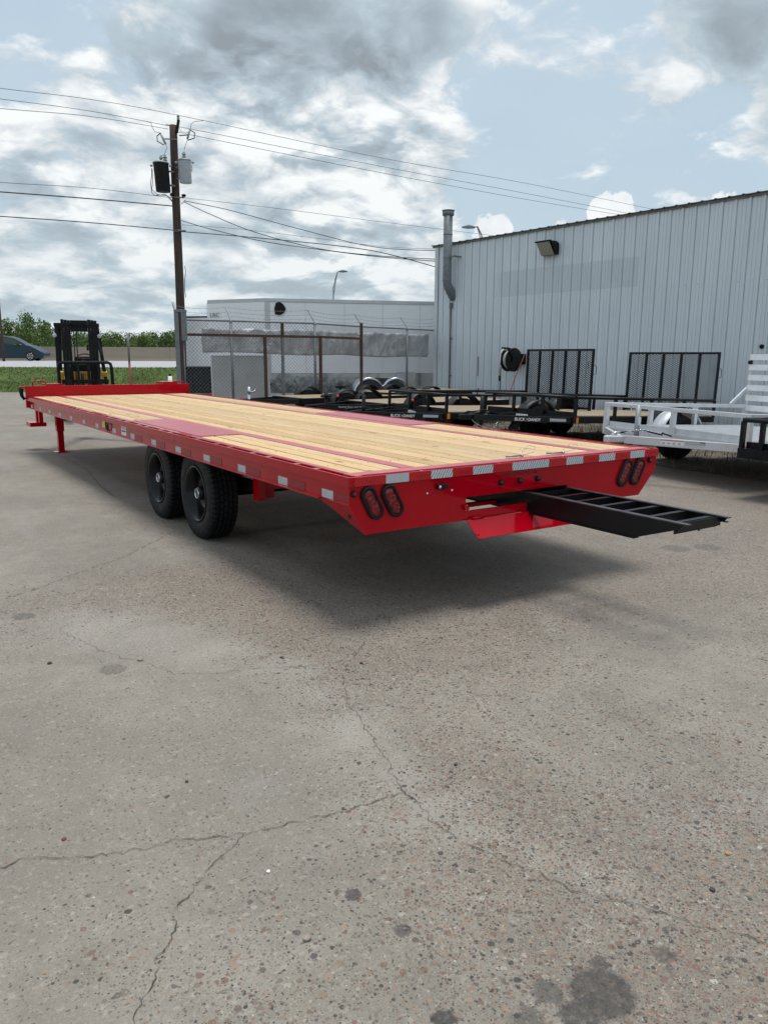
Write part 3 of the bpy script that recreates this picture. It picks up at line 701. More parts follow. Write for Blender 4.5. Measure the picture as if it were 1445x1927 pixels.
# gate post beside the utility pole
gp = atD(341, 640, 17.0)
gpt = thing('gate_post', 'grey square gate post with a rust-streaked steel box frame beside the utility pole', 'post', (gp.x, gp.y, 0), (0, 0, -YAW))
K = 17.0/F_PX
MB().box(-.115, -.02, -.05, .05, 0, 2.38).build('post', GALVD, gpt, .005)
MB().box(-.115, .135, -.06, .06, 2.383, 2.44).build('top_plate', GALVD, gpt, .005)
MB().box(.035, .13, -.06, .05, 1.80, 2.38).build('guide_box', GALVD, gpt, .005)
MB().box(-.015, .03, -.03, .03, .0, 2.378).build('rusty_tube', RUST, gpt, .003)
MB().tube([(.055, 0, 0), (.055, 0, 1.78)], .012, 6).build('rod', GALVD, gpt)
MB().beam((-.1, .02, 2.44), (-.17, .1, 2.60), .035, .02).build('barb_arm', GALV, gpt)

# faded vinyl banner laced to the fence
bn_pts = [(4.62, 14.10), (5.28, 14.03), (7.45, 13.97), (9.50, 15.03), (11.48, 15.68), (12.62, 16.02)]
mb = MB(); vs = []; fs = []; cols = []
segs = []
for a, c in zip(bn_pts, bn_pts[1:]):
    L = math.dist(a, c); k = max(2, int(L/.07)); segs += [Vector(a).lerp(Vector(c), i/k) for i in range(k)]
segs.append(Vector(bn_pts[-1])); nr = 10
for i, p in enumerate(segs):
    f = i/(len(segs)-1)
    ztop = 2.12+.05*f - .025*abs(math.sin(i*.19)); zbot = 1.55-.10*f + .02*math.sin(i*.13)
    for j in range(nr+1):
        g = j/nr; w = .035*noise.noise(Vector((i*.16+g*1.5, g*1.3, 2)))*2 + .02*math.sin(i*.35+g*4)
        vs.append((p.x-w*.3, p.y+.03+abs(w), ztop+(zbot-ztop)*g))
for i in range(len(segs)-1):
    for j in range(nr): a = i*(nr+1)+j; fs.append((a, a+1, a+nr+2, a+nr+1))
mb.add(vs, fs, True); bo = mb.build('banner', BANNER); tag(bo, 'long wrinkled faded grey vinyl banner laced along the chain-link fence', 'banner')
so_ = bo.modifiers.new('thickness', 'SOLIDIFY'); so_.thickness = .002
# perforated ramp panel leaning behind the fence
pp = atD(453, 700, 20.0)
pn = thing('perforated_panel', 'square dull perforated metal panel standing behind the fence on the left', 'panel', (pp.x, pp.y, .38), (.03, 0, -YAW))
MB().box(-.70, .70, 0, .012, .02, 1.10).build('sheet', PERF, pn)
MB().box(-.74, -.70, -.02, .02, 0, 1.12).box(.70, .74, -.02, .02, 0, 1.12).box(-.70, .70, -.02, .02, 1.10, 1.12).box(-.7, .7, -.02, .02, -.02, .02).build('panel_frame', ALU, pn)
mb = MB()
for i in range(33):
    for sg in (1,): mb.box(-.69, .69, -.006, 0, .04+i*.033, .046+i*.033)
for i in range(46): mb.box(-.685+i*.03, -.68+i*.03, -.0065, -.0005, .03, 1.09)
mb.build('mesh_bars', PERF, pn, kind='stuff')
MB().beam((-.6, .05, -.0), (-.6, .6, -.36), .05, .05).beam((.6, .05, 0), (.6, .6, -.36), .05, .05).box(-.72, .72, .5, .56, -.38, -.3).build('support', ALU, pn)

# ------------------------------------------------------------------ enclosed white trailers behind the fence
def enclosed(name, label, pxL, pxN, pxR, D1, D2, D3, ztop, zskirt, zbot):
    a = atD(pxL, 600, D1); n_ = atD(pxN, 600, D2); c = atD(pxR, 600, D3)
    r = thing(name, label, 'trailer', (n_.x, n_.y, 0)); A = Vector((a.x-n_.x, a.y-n_.y, 0)); Cc = Vector((c.x-n_.x, c.y-n_.y, 0))
    back = Vector((-(Cc.y), Cc.x, 0)).normalized()*2.5
    pts = [A, Vector((0, 0, 0)), Cc, Cc+back, A+back*.8]
    def wallpiece(nm, m_, z0, z1, off=0):
        mb = MB(); P = [(p.x, p.y) for p in pts]; mb.prism(P, 2, z0, z1)
        return mb.build(nm, m_, r)
    return r, A, Cc, back, wallpiece
et, A_, C_, bk, wp = enclosed('enclosed_trailer', 'tall white enclosed cargo trailer with a bright aluminium lower skirt behind the fence', 392, 500, 905, 25.4, 24.4, 26.0, 3.2, 1.0, .3)
wp('body', WHITEP, .96, 3.09); wp('skirt', MIRR, .34, .955); wp('roof', TRIM, 3.093, 3.20); wp('bottom_rail', ALU, .22, .335)
d_ = C_.normalized(); nrm = Vector((d_.y, -d_.x, 0))
if nrm.dot(CAM-et.location) < 0: nrm = -nrm
LW = 1.22; k = 1; Lt = C_.length
def strip(f0, f1, z0, z1, nm, m_, o0=.002, o1=.012, parent=None):
    p = d_*f0; q_ = d_*f1; mb = MB()
    vs = [v+Vector((0, 0, z)) for z in (z0, z1) for v in (p+nrm*o0, q_+nrm*o0, q_+nrm*o1, p+nrm*o1)]
    mb.add(vs, [(0, 1, 2, 3), (4, 5, 6, 7), (0, 1, 5, 4), (1, 2, 6, 5), (2, 3, 7, 6), (3, 0, 4, 7)]); return mb.build(nm, m_, parent or et)
strip(-.02, .14, .96, 3.08, 'corner_post', TRIM)
strip(-.02, Lt, 3.10, 3.13, 'roof_rail', TRIM, .004, .02)
while k*LW < Lt: strip(k*LW-.003, k*LW+.003, .96, 3.08, 'panel_joint', TRIM); k += 1
# nose vent
vp_ = d_*.29+nrm*.01
vt = MB(); 
mbv = MB().prism([(-.13, -.17), (-.15, 0), (-.10, .16), (.0, .20), (.12, .13), (.20, .0), (.15, -.12), (.02, -.20)], 1, -.05, 0)
vo = mbv.build('vent', BLACKM, et, .01); vo.location = d_*.42+nrm*.004+Vector((0, 0, 2.90)); vo.rotation_euler = (0, 0, math.atan2(d_.y, d_.x))
# octagonal patch and door panel on skirt
def along(px):
    lo, hi = 0.0, Lt
    for _ in range(40):
        mid = (lo+hi)/2; q_ = et.location+d_*mid-CAM; xx = 722.5+F_PX*q_.dot(RT)/q_.dot(FW)
        lo, hi = (mid, hi) if xx < px else (lo, mid)
    return lo
strip(along(745), along(777), .72, .99, 'door_plate', TRIM, .013, .02)
text('LRC', 'lettering', PRINTK, et, A_.lerp(Vector((0, 0, 0)), .04)+Vector((0, 0, 2.67))+Vector((-.02, -.05, 0)), -A_, (0, 0, 1), .13, .36)
# tandem wheels and teardrop fenders, front edge toward the camera
def fwheel(parent, s, r=.36, w=.22, out=.10, m_=RUBBER):
    o = MB().lathe([(.10, -w/2), (r*.62, -w/2), (r*.9, -w/2-.005), (r, -w/2+.04), (r, w/2-.04), (r*.9, w/2), (r*.62, w/2), (.1, w/2)], (0, 0, 0), 1, 28).build('wheel', m_, parent)
    MB().lathe([(0, -w/2+.03), (r*.3, -w/2+.02), (r*.35, -w/2-.0), (r*.55, -w/2+.02), (r*.62, -w/2-.004)], (0, 0, 0), 1, 20).build('rim', GREYF, o)
    return o
sA, sB = along(692), along(742)
for s_ in (sA, sB):
    w_ = fwheel(et, s_); w_.location = d_*s_+nrm*.02+Vector((0, 0, .36)); w_.rotation_euler = (0, 0, math.atan2(d_.y, d_.x))
mb = MB(); prof = []
for cx_ in (sA, sB):
    for t in np.linspace(PI*.97, PI*.03, 14): prof.append((cx_+.47*math.cos(t), .36+.47*math.sin(t)))
vs = []
for (s_, z_) in prof: vs += [d_*s_+nrm*.03+Vector((0, 0, z_)), d_*s_+nrm*.30+Vector((0, 0, z_)), d_*s_+nrm*.30+Vector((0, 0, z_-.05))]
n = len(prof); mb.add(vs, [(3*i, 3*i+1, 3*i+4, 3*i+3) for i in range(n-1)]+[(3*i+1, 3*i+2, 3*i+5, 3*i+4) for i in range(n-1)], True); mb.build('fender', MIRR, et)
MB().prism([(d_*(sA-.15)).to_2d(), (d_*(sB+.15)).to_2d(), (d_*(sB+.15)+nrm*.02).to_2d(), (d_*(sA-.15)+nrm*.02).to_2d()], 2, .34, .80).build('wheel_well', BLACKM, et)

wt, A2, C2, bk2, wp2 = enclosed('white_cargo_trailer', 'second white trailer, mostly hidden behind the gate post and the perforated panel', 343, 405, 470, 27.5, 27.2, 27.0, 2.8, 1, 1)
wp2('body', WHITEP, 1.06, 2.74); wp2('roof', BLACKM, 2.743, 2.80)
bx = atD(372, 715, 22.5)
dbx = thing('dump_trailer', 'black steel-sided trailer box low behind the fence on the left', 'trailer', (bx.x, bx.y, 0), (0, 0, -YAW))
MB().box(-.55, .85, 0, 1.6, .42, 1.12).build('box', BLACKM, dbx, .01)
for x_ in (-.5, -.2, .1, .4, .7): MB().box(x_, x_+.06, -.05, -.002, .45, 1.08).build('side_stake', BLACK, dbx)
MB().box(-.60, .9, -.06, 1.65, 1.123, 1.17).build('top_rim', BLACK, dbx); MB().box(-.55, .85, -.04, 1.6, .34, .417).build('frame', ALU, dbx)
MB().box(-.02, .5, -.08, -.042, .345, .41).build('tail_light_bar', mat('tail_red', (.4, .01, .01), .3), dbx)
w_ = fwheel(dbx, 0, .33); w_.location = (.2, .1, .33)
w_ = fwheel(dbx, 0, .33); w_.location = (.2, 1.5, .33)

# ------------------------------------------------------------------ small trailers parked nose-out
def wheel_small(parent, x, y, z, side, rimm=RIM, r=.33):
    w = .19; s = side
    o = MB().lathe([(.16, -w/2), (r*.68, -w/2), (r*.9, -w/2-.008), (r*.98, -w/2+.02), (r, -w/2+.05), (r, w/2-.05), (r*.98, w/2-.02), (r*.9, w/2+.008), (r*.68, w/2), (.16, w/2)], (0, 0, 0), 1, 36).build('wheel', RUBBER, parent)
    o.location = (x, y, z)
    MB().lathe([(0, s*w/2*.4), (.05, s*w/2*.55), (.07, s*w/2*.2), (.13, s*w/2*.15), (.17, s*w/2*.5), (r*.66, s*w/2*.9), (r*.70, s*w/2*1.03)], (0, 0, 0), 1, 24).build('rim', rimm, o)
    return o
def fender(parent, x, y0, y1, z, r, m_, flare=True, lens=None):
    mb = MB(); ang = [PI*(1-k/20) for k in range(21)]
    prof = [(x+r*math.cos(t)*(1.0), z+r*math.sin(t)) for t in ang]
    if flare: prof = [(x-r-.12, z-.10)] + [p for p in prof if p[1] > z+.05] + [(x+r+.12, z-.10)]
    n = len(prof); t_ = .004
    vs = [(a, y, c) for y in (y0, y1) for a, c in prof]
    mb.add(vs, [(i, i+1, i+1+n, i+n) for i in range(n-1)], True)
    vs = []
    ye = y0 if abs(y0) > 0 and y0 < 0 else y1
    for a, c in prof: vs += [(a, ye, c), (a*.97+x*.03, ye, c*.97+z*.03-.01)]
    mb.add(vs, [(2*i, 2*i+1, 2*i+3, 2*i+2) for i in range(n-1)])
    o = mb.build('fender', m_, parent); sdf = o.modifiers.new('t', 'SOLIDIFY'); sdf.thickness = .004
    if lens: MB().lathe([(0, -.02), (.02, -.018), (.032, 0)], (x-r*.72, ye-.002, z+r*.62), 1, 12).build('marker_lamp', lens, o)
    return o
def expanded(mb, x, y0, y1, z0, z1, dw, dh, t=.0035):
    slope = dh/dw; Wd = y1-y0; H = z1-z0
    for sg in (1, -1):
        k = -int(Wd*slope/dh)-1
        while k*dh < H+Wd*slope:
            # line z = z0 + k*dh + sg*slope*(y-y0)
            zz = lambda y: k*dh + sg*slope*(y-y0)
            ya, yb = y0, y1
            za, zb = zz(ya), zz(yb)
            lo, hi = (ya, yb)
            if sg > 0:
                if za < 0: lo = y0 + (-k*dh)/slope
                if zb > H: hi = y0 + (H-k*dh)/slope
            else:
                if za > H: lo = y0 + (k*dh-H)/slope
                if zb < 0: hi = y0 + (k*dh)/slope
            if hi-lo > .01: mb.beam((x, lo, z0+zz(lo)), (x, hi, z0+zz(hi)), t, t*1.1, up=(1, 0, 0))
            k += 1
def chain(mb, a, c, n, sag=.1):
    a = Vector(a); c = Vector(c)
    for i in range(n):
        t = (i+.5)/n; p = a.lerp(c, t)-Vector((0, 0, sag*4*t*(1-t))); d = (c-a).normalized()
        pts = [p + d*(.016*math.cos(q_)) + (Vector((0, 0, 1)) if i % 2 else Vector((0, 1, 0)))*(.009*math.sin(q_)) for q_ in np.linspace(0, 2*PI, 9)[:-1]]
        mb.tube(pts, .0032, 4, closed=True)
def utility(name, label, x, y, a, Wd, L, zf, zr, ml, mfend, front_posts, side_posts, gate_top=None, alu=False, wheel_at=.56, tl=1.30, brand=False, decal=False, lens=None, cat='trailer', gate_n=5, tongue=True):
    pitch = math.atan((zf-zr)/L); tp = math.tan(pitch)
    r = thing(name, label, cat, (x, y, 0), (0, pitch, a), 'small trailers parked nose-out by the building')
    zr_ = zf; t = .05 if not alu else .06; fr0, fr1 = zf-.43, zf-.325; dk = zf-.31
    R = t/2
    if not alu:
        MB().tube([(0, 0, zf-R), (L, 0, zf-R)], R, 12).build('top_rail', ml, r); MB().tube([(0, Wd, zf-R), (L, Wd, zf-R)], R, 12).build('top_rail', ml, r)
        MB().tube([(0, 0, zf-R+.001), (0, Wd, zf-R+.001)], R, 12).build('front_rail', ml, r)
    else:
        MB().box(-.03, L, -.03, .03, zf-.05, zf).build('top_rail', ml, r, .004); MB().box(-.03, L, Wd-.03, Wd+.03, zf-.05, zf).build('top_rail', ml, r, .004)
        MB().box(-.03, .03, .032, Wd-.032, zf-.05, zf-.001).build('front_rail', ml, r, .004)
    ph = .022 if not alu else .028
    zt_ = zf-(t*.8 if not alu else .052)
    for f in front_posts: MB().box(-ph, ph, f*Wd-ph, f*Wd+ph, fr1, zt_).build('post', ml, r)
    for yy in (0, Wd):
        for f in side_posts: MB().box(f*L-ph, f*L+ph, yy-ph, yy+ph, fr1, zt_).build('post', ml, r)
    for yy in (0, Wd): MB().box(-.03, L, yy-.028, yy+.028, fr0, fr1).build('side_frame', ml, r, .004)
    MB().box(-.03, .03, .03, Wd-.03, fr0, fr1-.002).build('front_frame', ml, r); MB().box(L-.05, L, .03, Wd-.03, fr0, fr1-.002).build('rear_frame', ml, r)
    MB().box(.032, .035, .03, Wd-.03, fr1, fr1+.07).build('headboard', ml, r)
    for i in range(int(L/.6)): MB().box(.3+i*.6, .35+i*.6, .03, Wd-.03, fr0+.01, dk-.04).build('cross_member', ml, r)
    pw = .14 if not alu else .15; npk = int((Wd-.08)/pw); pw = (Wd-.08)/npk
    for i in range(npk):
        o = MB().box(.045, L-.055, .04+i*pw+.002, .04+(i+1)*pw-.002, dk-.032, dk+random.uniform(-.001, .001))
        if alu: o.box(.045, L-.055, .04+i*pw+.03, .04+i*pw+.036, dk+.0005, dk+.006).box(.045, L-.055, .04+(i+1)*pw-.036, .04+(i+1)*pw-.03, dk+.0005, dk+.006)
        o.build('deck_plank', ALU if alu else GREYWOOD, r)
    xw = wheel_at*L; zw = .33+xw*tp
    MB().cyl((xw, -.1, zw), (xw, Wd+.1, zw), .035, 10).build('axle', ml, r)
    for yy, sg in ((-.17, -1), (Wd+.17, 1)):
        wheel_small(r, xw, yy, zw, sg, RIM if not alu else ALU)
        fender(r, xw, *((yy-.12, -.032) if sg < 0 else (Wd+.032, yy+.12)), zw, .41, mfend, True, lens if sg < 0 else None)
    # A-frame tongue, coupler, jack, chains
    zb0, zb1 = fr0-.012-.09, fr0-.004
    zb0, zb1 = zf-.435, zf-.34
    for yy, sy in (((0.05, -1), (Wd-.05, 1)) if tongue else ()):
        p = Vector((-tl, Wd/2+sy*-.0+(-.05 if yy < 1 else .05), (zb0+zb1)/2)); q_ = Vector((-.035, yy if sy > 0 else yy, (zb0+zb1)/2))
        MB().beam(p, q_, .045, zb1-zb0).build('tongue_beam', ml, r, .004)
        if yy < 1:
            dd = (q_-p).normalized(); nn = dd.cross(Vector((0, 0, 1))).normalized()
            if nn.y > 0: nn = -nn
            P0_ = p + nn*.0245; LL = (q_-p).length
            if brand:
                text('BUCK', 'brand_lettering', WHITE, r, P0_+dd*(LL*.42)+Vector((0, 0, -.030)), dd, (0, 0, 1), .048, .17, bold=.02)
                text('DANDY', 'brand_lettering', WHITE, r, P0_+dd*(LL*.42+.215)+Vector((0, 0, -.030)), dd, (0, 0, 1), .048, .20, bold=.02)
                text('Y', 'brand_mark', WHITE, r, P0_+dd*(LL*.42+.178)+Vector((0, 0, -.030)), dd, (0, 0, 1), .036, .03, bold=.02)
                text('v', 'brand_mark_tip', PRINTR, r, P0_+dd*(LL*.42+.183)+Vector((0, 0, .006)), dd, (0, 0, 1), .012, .02, bold=.02)
                MB().beam(P0_+dd*(LL*.78), P0_+dd*(LL*.78+.26), .003, .045).build('data_plate', LGREY, r)
            if alu:
                MB().beam(P0_+dd*(LL*.33)+Vector((0, 0, .004)), P0_+dd*(LL*.33+.26)+Vector((0, 0, .004)), .003, .062).build('warning_label', WHITE, r)
                MB().beam(P0_+dd*(LL*.33)+Vector((0, 0, .03))+nn*.002, P0_+dd*(LL*.33+.26)+Vector((0, 0, .03))+nn*.002, .003, .009).build('label_band', PRINTR, r)
                for q3 in range(4): MB().beam(P0_+dd*(LL*.33+.02+.06*q3)+nn*.002+Vector((0, 0, -.005)), P0_+dd*(LL*.33+.05+.06*q3)+nn*.002+Vector((0, 0, -.005)), .003, .022).build('pictogram', LGREY, r)
                MB().beam(P0_+dd*(LL*.33+.28)+Vector((0, 0, .016)), P0_+dd*(LL*.33+.50)+Vector((0, 0, .016)), .003, .042).build('data_plate', LGREY, r)
                MB().beam(P0_+dd*(LL*.33+.44)+Vector((0, 0, .03))+nn*.002, P0_+dd*(LL*.33+.50)+Vector((0, 0, .03))+nn*.002, .003, .009).build('label_band', PRINTK, r)
    if not tongue: return r
    mb = MB().prism([(-tl-.26, -.03), (-tl-.22, -.045), (-tl+.08, -.06), (-tl+.08, .06), (-tl-.22, .045), (-tl-.26, .03)], 2, zb0+.01, zb1-.005)
    o = mb.build('coupler', ml, r, .015); o.location = (0, Wd/2, 0)
    MB().tube([(-tl-.16, Wd/2, zb1), (-tl-.10, Wd/2, zb1+.035), (-tl+.05, Wd/2, zb1+.03)], .014, 8).build('coupler_lever', CHROME if alu else ml, r)
    # jack
    jx = -tl+.22; jm = GALV if alu else BLACK
    MB().cyl((jx, Wd/2, zb0-.12), (jx, Wd/2, zb1+(.36 if alu else .28)), .032, 12).build('jack_tube', jm, r)
    MB().cyl((jx, Wd/2, .02+jx*tp), (jx, Wd/2, zb0-.12), .022, 10).build('jack_leg', CHROME, r)
    MB().cyl((jx, Wd/2, .0+jx*tp), (jx, Wd/2, .02+jx*tp), .07, 12).build('jack_foot', jm, r)
    MB().tube([(jx-.05, Wd/2, zb1+.30), (jx-.12, Wd/2, zb1+.30), (jx-.12, Wd/2-.02, zb1+.40)], .010, 6).build('jack_crank', CHROME if alu else BLACKM, r)
    if alu: MB().cyl((jx, Wd/2-.033, zb1+.20), (jx, Wd/2-.034, zb1+.20), .001, 4).box(jx-.02, jx+.02, Wd/2-.036, Wd/2-.033, zb1+.12, zb1+.22).build('jack_label', WHITE, r)
    mb = MB(); cz = zb1 if alu else zb0
    if alu:
        chain(mb, (-tl-.05, Wd/2-.12, zb1+.03), (-tl+.45, Wd/2-.10, zb1+.02), 16, -.04); chain(mb, (-tl-.02, Wd/2-.06, zb1+.03), (-tl+.3, Wd/2-.16, zb1+.01), 12, -.05)
    else:
        chain(mb, (-tl-.02, Wd/2-.05, zb0), (-tl+.22, Wd/2-.08, zb0-.11), 9, .02); chain(mb, (-tl+.42, Wd/2-.12, zb0-.10), (-tl+.5, Wd/2-.12, zb0+.01), 5, .0); chain(mb, (-tl+.22, Wd/2-.08, zb0-.11), (-tl+.42, Wd/2-.12, zb0-.10), 6, .05)
    mb.build('safety_chain', CHROME, r)
    MB().tube([(-tl-.1, Wd/2+.02, zb1+.02), (-tl+.2, Wd/2-.10, zb1+.07), (-tl+.5, Wd/2-.14, zb1+.01), (-.3, Wd/2-.2, zb1+.04), (-.05, Wd/2-.1, zb1-.01)], .010, 6).build('wiring', BLACKM, r)
    # marker lamp at the near front corner, stickers
    MB().box(.002, .055, -.034, -.029, fr0+.005, fr1-.01).build('marker_lamp', AMBER, r) if not alu else MB().box(-.14-.0, -.045, -.034, -.029, fr0+.02, fr0+.075).build('marker_lamp', ORNG, r)
    if not alu:
        MB().box(-.034, -.0305, Wd*.48, Wd*.48+.26, fr0+.02, fr1-.02).build('warning_label', WHITE, r)
        for q3 in range(4): MB().box(-.0355, -.0345, Wd*.48+.02+q3*.06, Wd*.48+.06+q3*.06, fr0+.03, fr1-.035).build('pictogram', LGREY, r)
    if decal:
        text('RJ Trailers.com', 'dealer_lettering', WHITE, r, (.55, -.0285, fr0+.062), (1, 0, 0), (0, 0, 1), .036, .30, bold=.01)
        MB().box(.56, .84, -.030, -.0285, fr0+.016, fr0+.046).build('phone_strip', WHITE, r)
        text('979 289 3335', 'phone_lettering', PRINTK, r, (.58, -.0303, fr0+.022), (1, 0, 0), (0, 0, 1), .018, .24, bold=.01)
        MB().prism([(.47, fr0+.09), (.50, fr0+.10), (.53, fr0+.09), (.52, fr0+.04), (.50, fr0+.015), (.48, fr0+.04)], 1, -.030, -.0285).build('dealer_shield', WHITE, r)
    if gate_top and not alu:
        gt = gate_top+L*tp; g0 = dk+.01
        gobj = MB().box(L+.005, L+.045, 0, Wd, gt-.04, gt).box(L+.005, L+.045, 0, Wd, g0, g0+.04).build('ramp_gate', ml, r)
        for k in range(gate_n+1):
            yy = k*(Wd-.04)/gate_n; MB().box(L+.006, L+.044, yy, yy+.04, g0+.041, gt-.041).build('gate_bar', ml, gobj)
        mb = MB(); expanded(mb, L+.05, .02, Wd-.02, g0+.02, gt-.02, .078, .042, .0075); mb.build('gate_mesh', ml, gobj, kind='stuff')
        MB().tube([(L-.01, .07, gt-.40), (L-.04, .07, gt-.38), (L-.04, .07, gt-.25), (L-.01, .07, gt-.23)], .006, 6).build('gate_handle', ml, gobj)
        MB().tube([(L+.05, .0, gt-.30), (L+.09, -.02, gt-.33), (L+.09, -.02, gt-.46), (L+.05, 0, gt-.48)], .006, 6).build('latch', ml, gobj)
    if gate_top and alu:
        gt = gate_top+L*tp; g0 = dk
        gobj = MB().box(L+.01, L+.05, 0, Wd, g0-.05, g0-.002).build('ramp_gate', ml, r)
        for ya in (0, Wd-.04): MB().box(L+.01, L+.05, ya, ya+.04, g0, gt).build('gate_stile', ml, gobj)
        nsl = 7; pz = (gt-g0)/nsl
        for k in range(nsl):
            z0 = gt-pz*.56-k*pz; MB().box(L-.012, L+.008, 0, Wd, z0, z0+pz*.56).build('gate_slat', ALUB, gobj)
        MB().beam((L-.34, Wd-.03, zf+.0), (L-.02, Wd-.01, zf+.24), .03, .045).build('gate_strut', ml, r)
        MB().lathe([(0, -.02), (.03, -.02), (.03, .02), (0, .02)], (L-.02, Wd-.02, gt-.12), 1, 12).build('gate_stop', BLACKM, gobj)
    return r
A = utility('utility_trailer', 'black open utility trailer with a mesh ramp gate, the left one of the pair', 6.138, 6.946, -.071, 1.925, 3.289, .877, .801, BLACK, GREYF, (0.0, .30, .62, 1.0), (.24, .5, .76, 1.0), 1.65, brand=True, decal=True, lens=None)
B = utility('utility_trailer', 'black open utility trailer with a mesh ramp gate, the right one of the pair', 7.23, 5.069, .069, 1.994, 4.107, .893, .717, BLACK, GREYF, (0.0, .34, .66, 1.0), (.25, .5, .75, 1.0), 1.60, brand=True)
Cc_ = utility('aluminium_trailer', 'bare aluminium open trailer with a slatted ramp behind the red deck corner', 6.048, 1.426, -.175, 2.405, 2.62, .884, .80, ALU, ALU, (0.0, .48, 1.0), (.30, .62, 1.0), 1.55, alu=True, tl=.74)
del Cc_['group']
# black trailer cut by the right edge of the picture
dff = at(1399, 786, 2, .87)
Dt = utility('utility_trailer', 'black open trailer at the far right in front of the aluminium trailer', dff.x-math.sin(.05)*2.5, dff.y-2.5*math.cos(.05), -.05, 2.5, 3.2, .87, .82, BLACK, GREYF, (0.0, .5, .91, 1.0), (.3, .6, 1.0), None, tongue=False)
def flat(name, label, x, y, a, Wd, L, zd, wheels, words=None, lens=None, silverjack=False):
    r = thing(name, label, 'trailer', (x, y, 0), (0, 0, a), 'low flat trailers behind the utility trailers')
    for yy in (0, Wd): MB().box(0, L, yy-.025, yy+.025, zd-.13, zd).build('side_frame', BLACK, r, .004)
    MB().box(0, .05, .03, Wd-.03, zd-.13, zd-.002).build('front_frame', BLACK, r)
    npk = int(Wd/.15)
    for i in range(npk): MB().box(.06, L, .03+i*(Wd-.06)/npk+.003, .03+(i+1)*(Wd-.06)/npk-.003, zd-.04, zd+.003).build('deck_plank', GREYWOOD, r)
    for wx in wheels:
        for yy, sg in ((-.15, -1), (Wd+.15, 1)):
            wheel_small(r, wx, yy, .33, sg); fender(r, wx, *((yy-.12, -.03) if sg < 0 else (Wd+.03, yy+.12)), .36, .38, BLACKM if not lens else GREYF, False, lens if sg < 0 else None)
        MB().cyl((wx, -.1, .33), (wx, Wd+.1, .33), .035, 8).build('axle', BLACK, r)
    for yy, o_ in ((.1, -.04), (Wd-.1, .04)):
        p = Vector((-1.2, Wd/2+o_, zd-.07)); q_ = Vector((0, yy, zd-.07)); MB().beam(p, q_, .05, .11).build('tongue_beam', BLACK, r, .004)
        if words and yy < 1:
            dd = (q_-p).normalized(); nn = dd.cross(Vector((0, 0, 1))); nn = nn if nn.y < 0 else -nn
            text(words, 'lettering', WHITE, r, p+nn*.027+dd*.45+Vector((0, 0, -.015)), dd, (0, 0, 1), .035, .55)
    o = MB().prism([(-1.45, -.03), (-1.38, -.05), (-1.15, -.06), (-1.15, .06), (-1.38, .05), (-1.45, .03)], 2, zd-.12, zd-.02).build('coupler', BLACK, r, .01); o.location = (0, Wd/2, 0)
    jm = CHROME if silverjack else BLACK
    MB().cyl((-.95, Wd/2, .15), (-.95, Wd/2, zd+.25), .035, 10).build('jack_tube', jm, r); MB().cyl((-.95, Wd/2, 0), (-.95, Wd/2, .15), .06, 10).build('jack_foot', jm, r)
    MB().box(-1.03, -.87, Wd/2-.09, Wd/2+.09, zd+.12, zd+.17).tube([(-.95, Wd/2-.1, zd+.15), (-.95, Wd/2-.2, zd+.15), (-.88, Wd/2-.2, zd+.2)], .012, 6).build('jack_crank', jm, r)
    return r
flat('flat_trailer', 'low black trailer just behind the left utility trailer', 6.95, 9.95, 0, 1.7, 3.4, .52, (.75,), 'Quality Own LLC Built', ORNG)
flat('flat_trailer', 'low black trailer with a round fender and shiny jack beside the fence', 6.15, 12.15, .02, 1.45, 3.0, .55, (1.05,), None, ORNG, True)
flat('flat_trailer', 'low black tandem trailer behind the left utility trailer close to the wall', 8.75, 12.6, .1, 1.3, 3.0, .60, (.55, 1.35))

# ------------------------------------------------------------------ red deck-over trailer
TL, TW, DZ = 9.50, 2.59, .858
T = thing('flatbed_trailer', 'long glossy red deck-over flatbed trailer with a pine plank deck', 'trailer', (0, 0, 0))
sy = lambda y: y*1.0257+.0905
# rear apron: upper strip, sides and a bar below the ramp slot (edges butt)
x0s, x1s, zs0, zs1 = .823, 1.682, .588, .672
mb = MB()
def plate(P): mb.prism(P, 1, .014, .022)
plate([(.004, .806), (.004, .70), (.004+.104*(.70-zs1)/(.70-.53), zs1), (x0s, zs1), (x1s, zs1), (2.586-.165*(.71-zs1)/(.71-.535), zs1), (2.586, .71), (2.586, .806)])
plate([(.004+.104*(.70-zs1)/(.70-.53), zs1), (.108, .53), (x0s, .53), (x0s, zs1)])
plate([(x1s, zs1), (x1s, .535), (2.42, .535), (2.586-.165*(.71-zs1)/(.71-.535), zs1)])
plate([(x0s, zs0), (x0s, .53), (x1s, .535), (x1s, zs0)])
mb.build('rear_apron', RED, T)
MB().box(0, TW, -.0005, .0105, .806, .8585).build('rear_rub_rail', RED, T, .002)
MB().box(.012, TW-.012, .0108, .052, .815, .842).build('rear_channel', RED, T)
MB().box(.05, TW-.05, .053, .150, .80, .8605).build('rear_cross_plate', REDTOP, T, .003)
for x in (.49, 1.08, 1.68, 2.12): MB().box(x, x+.012, .0108, .0525, .8425, .858).build('rear_gusset', RED, T)
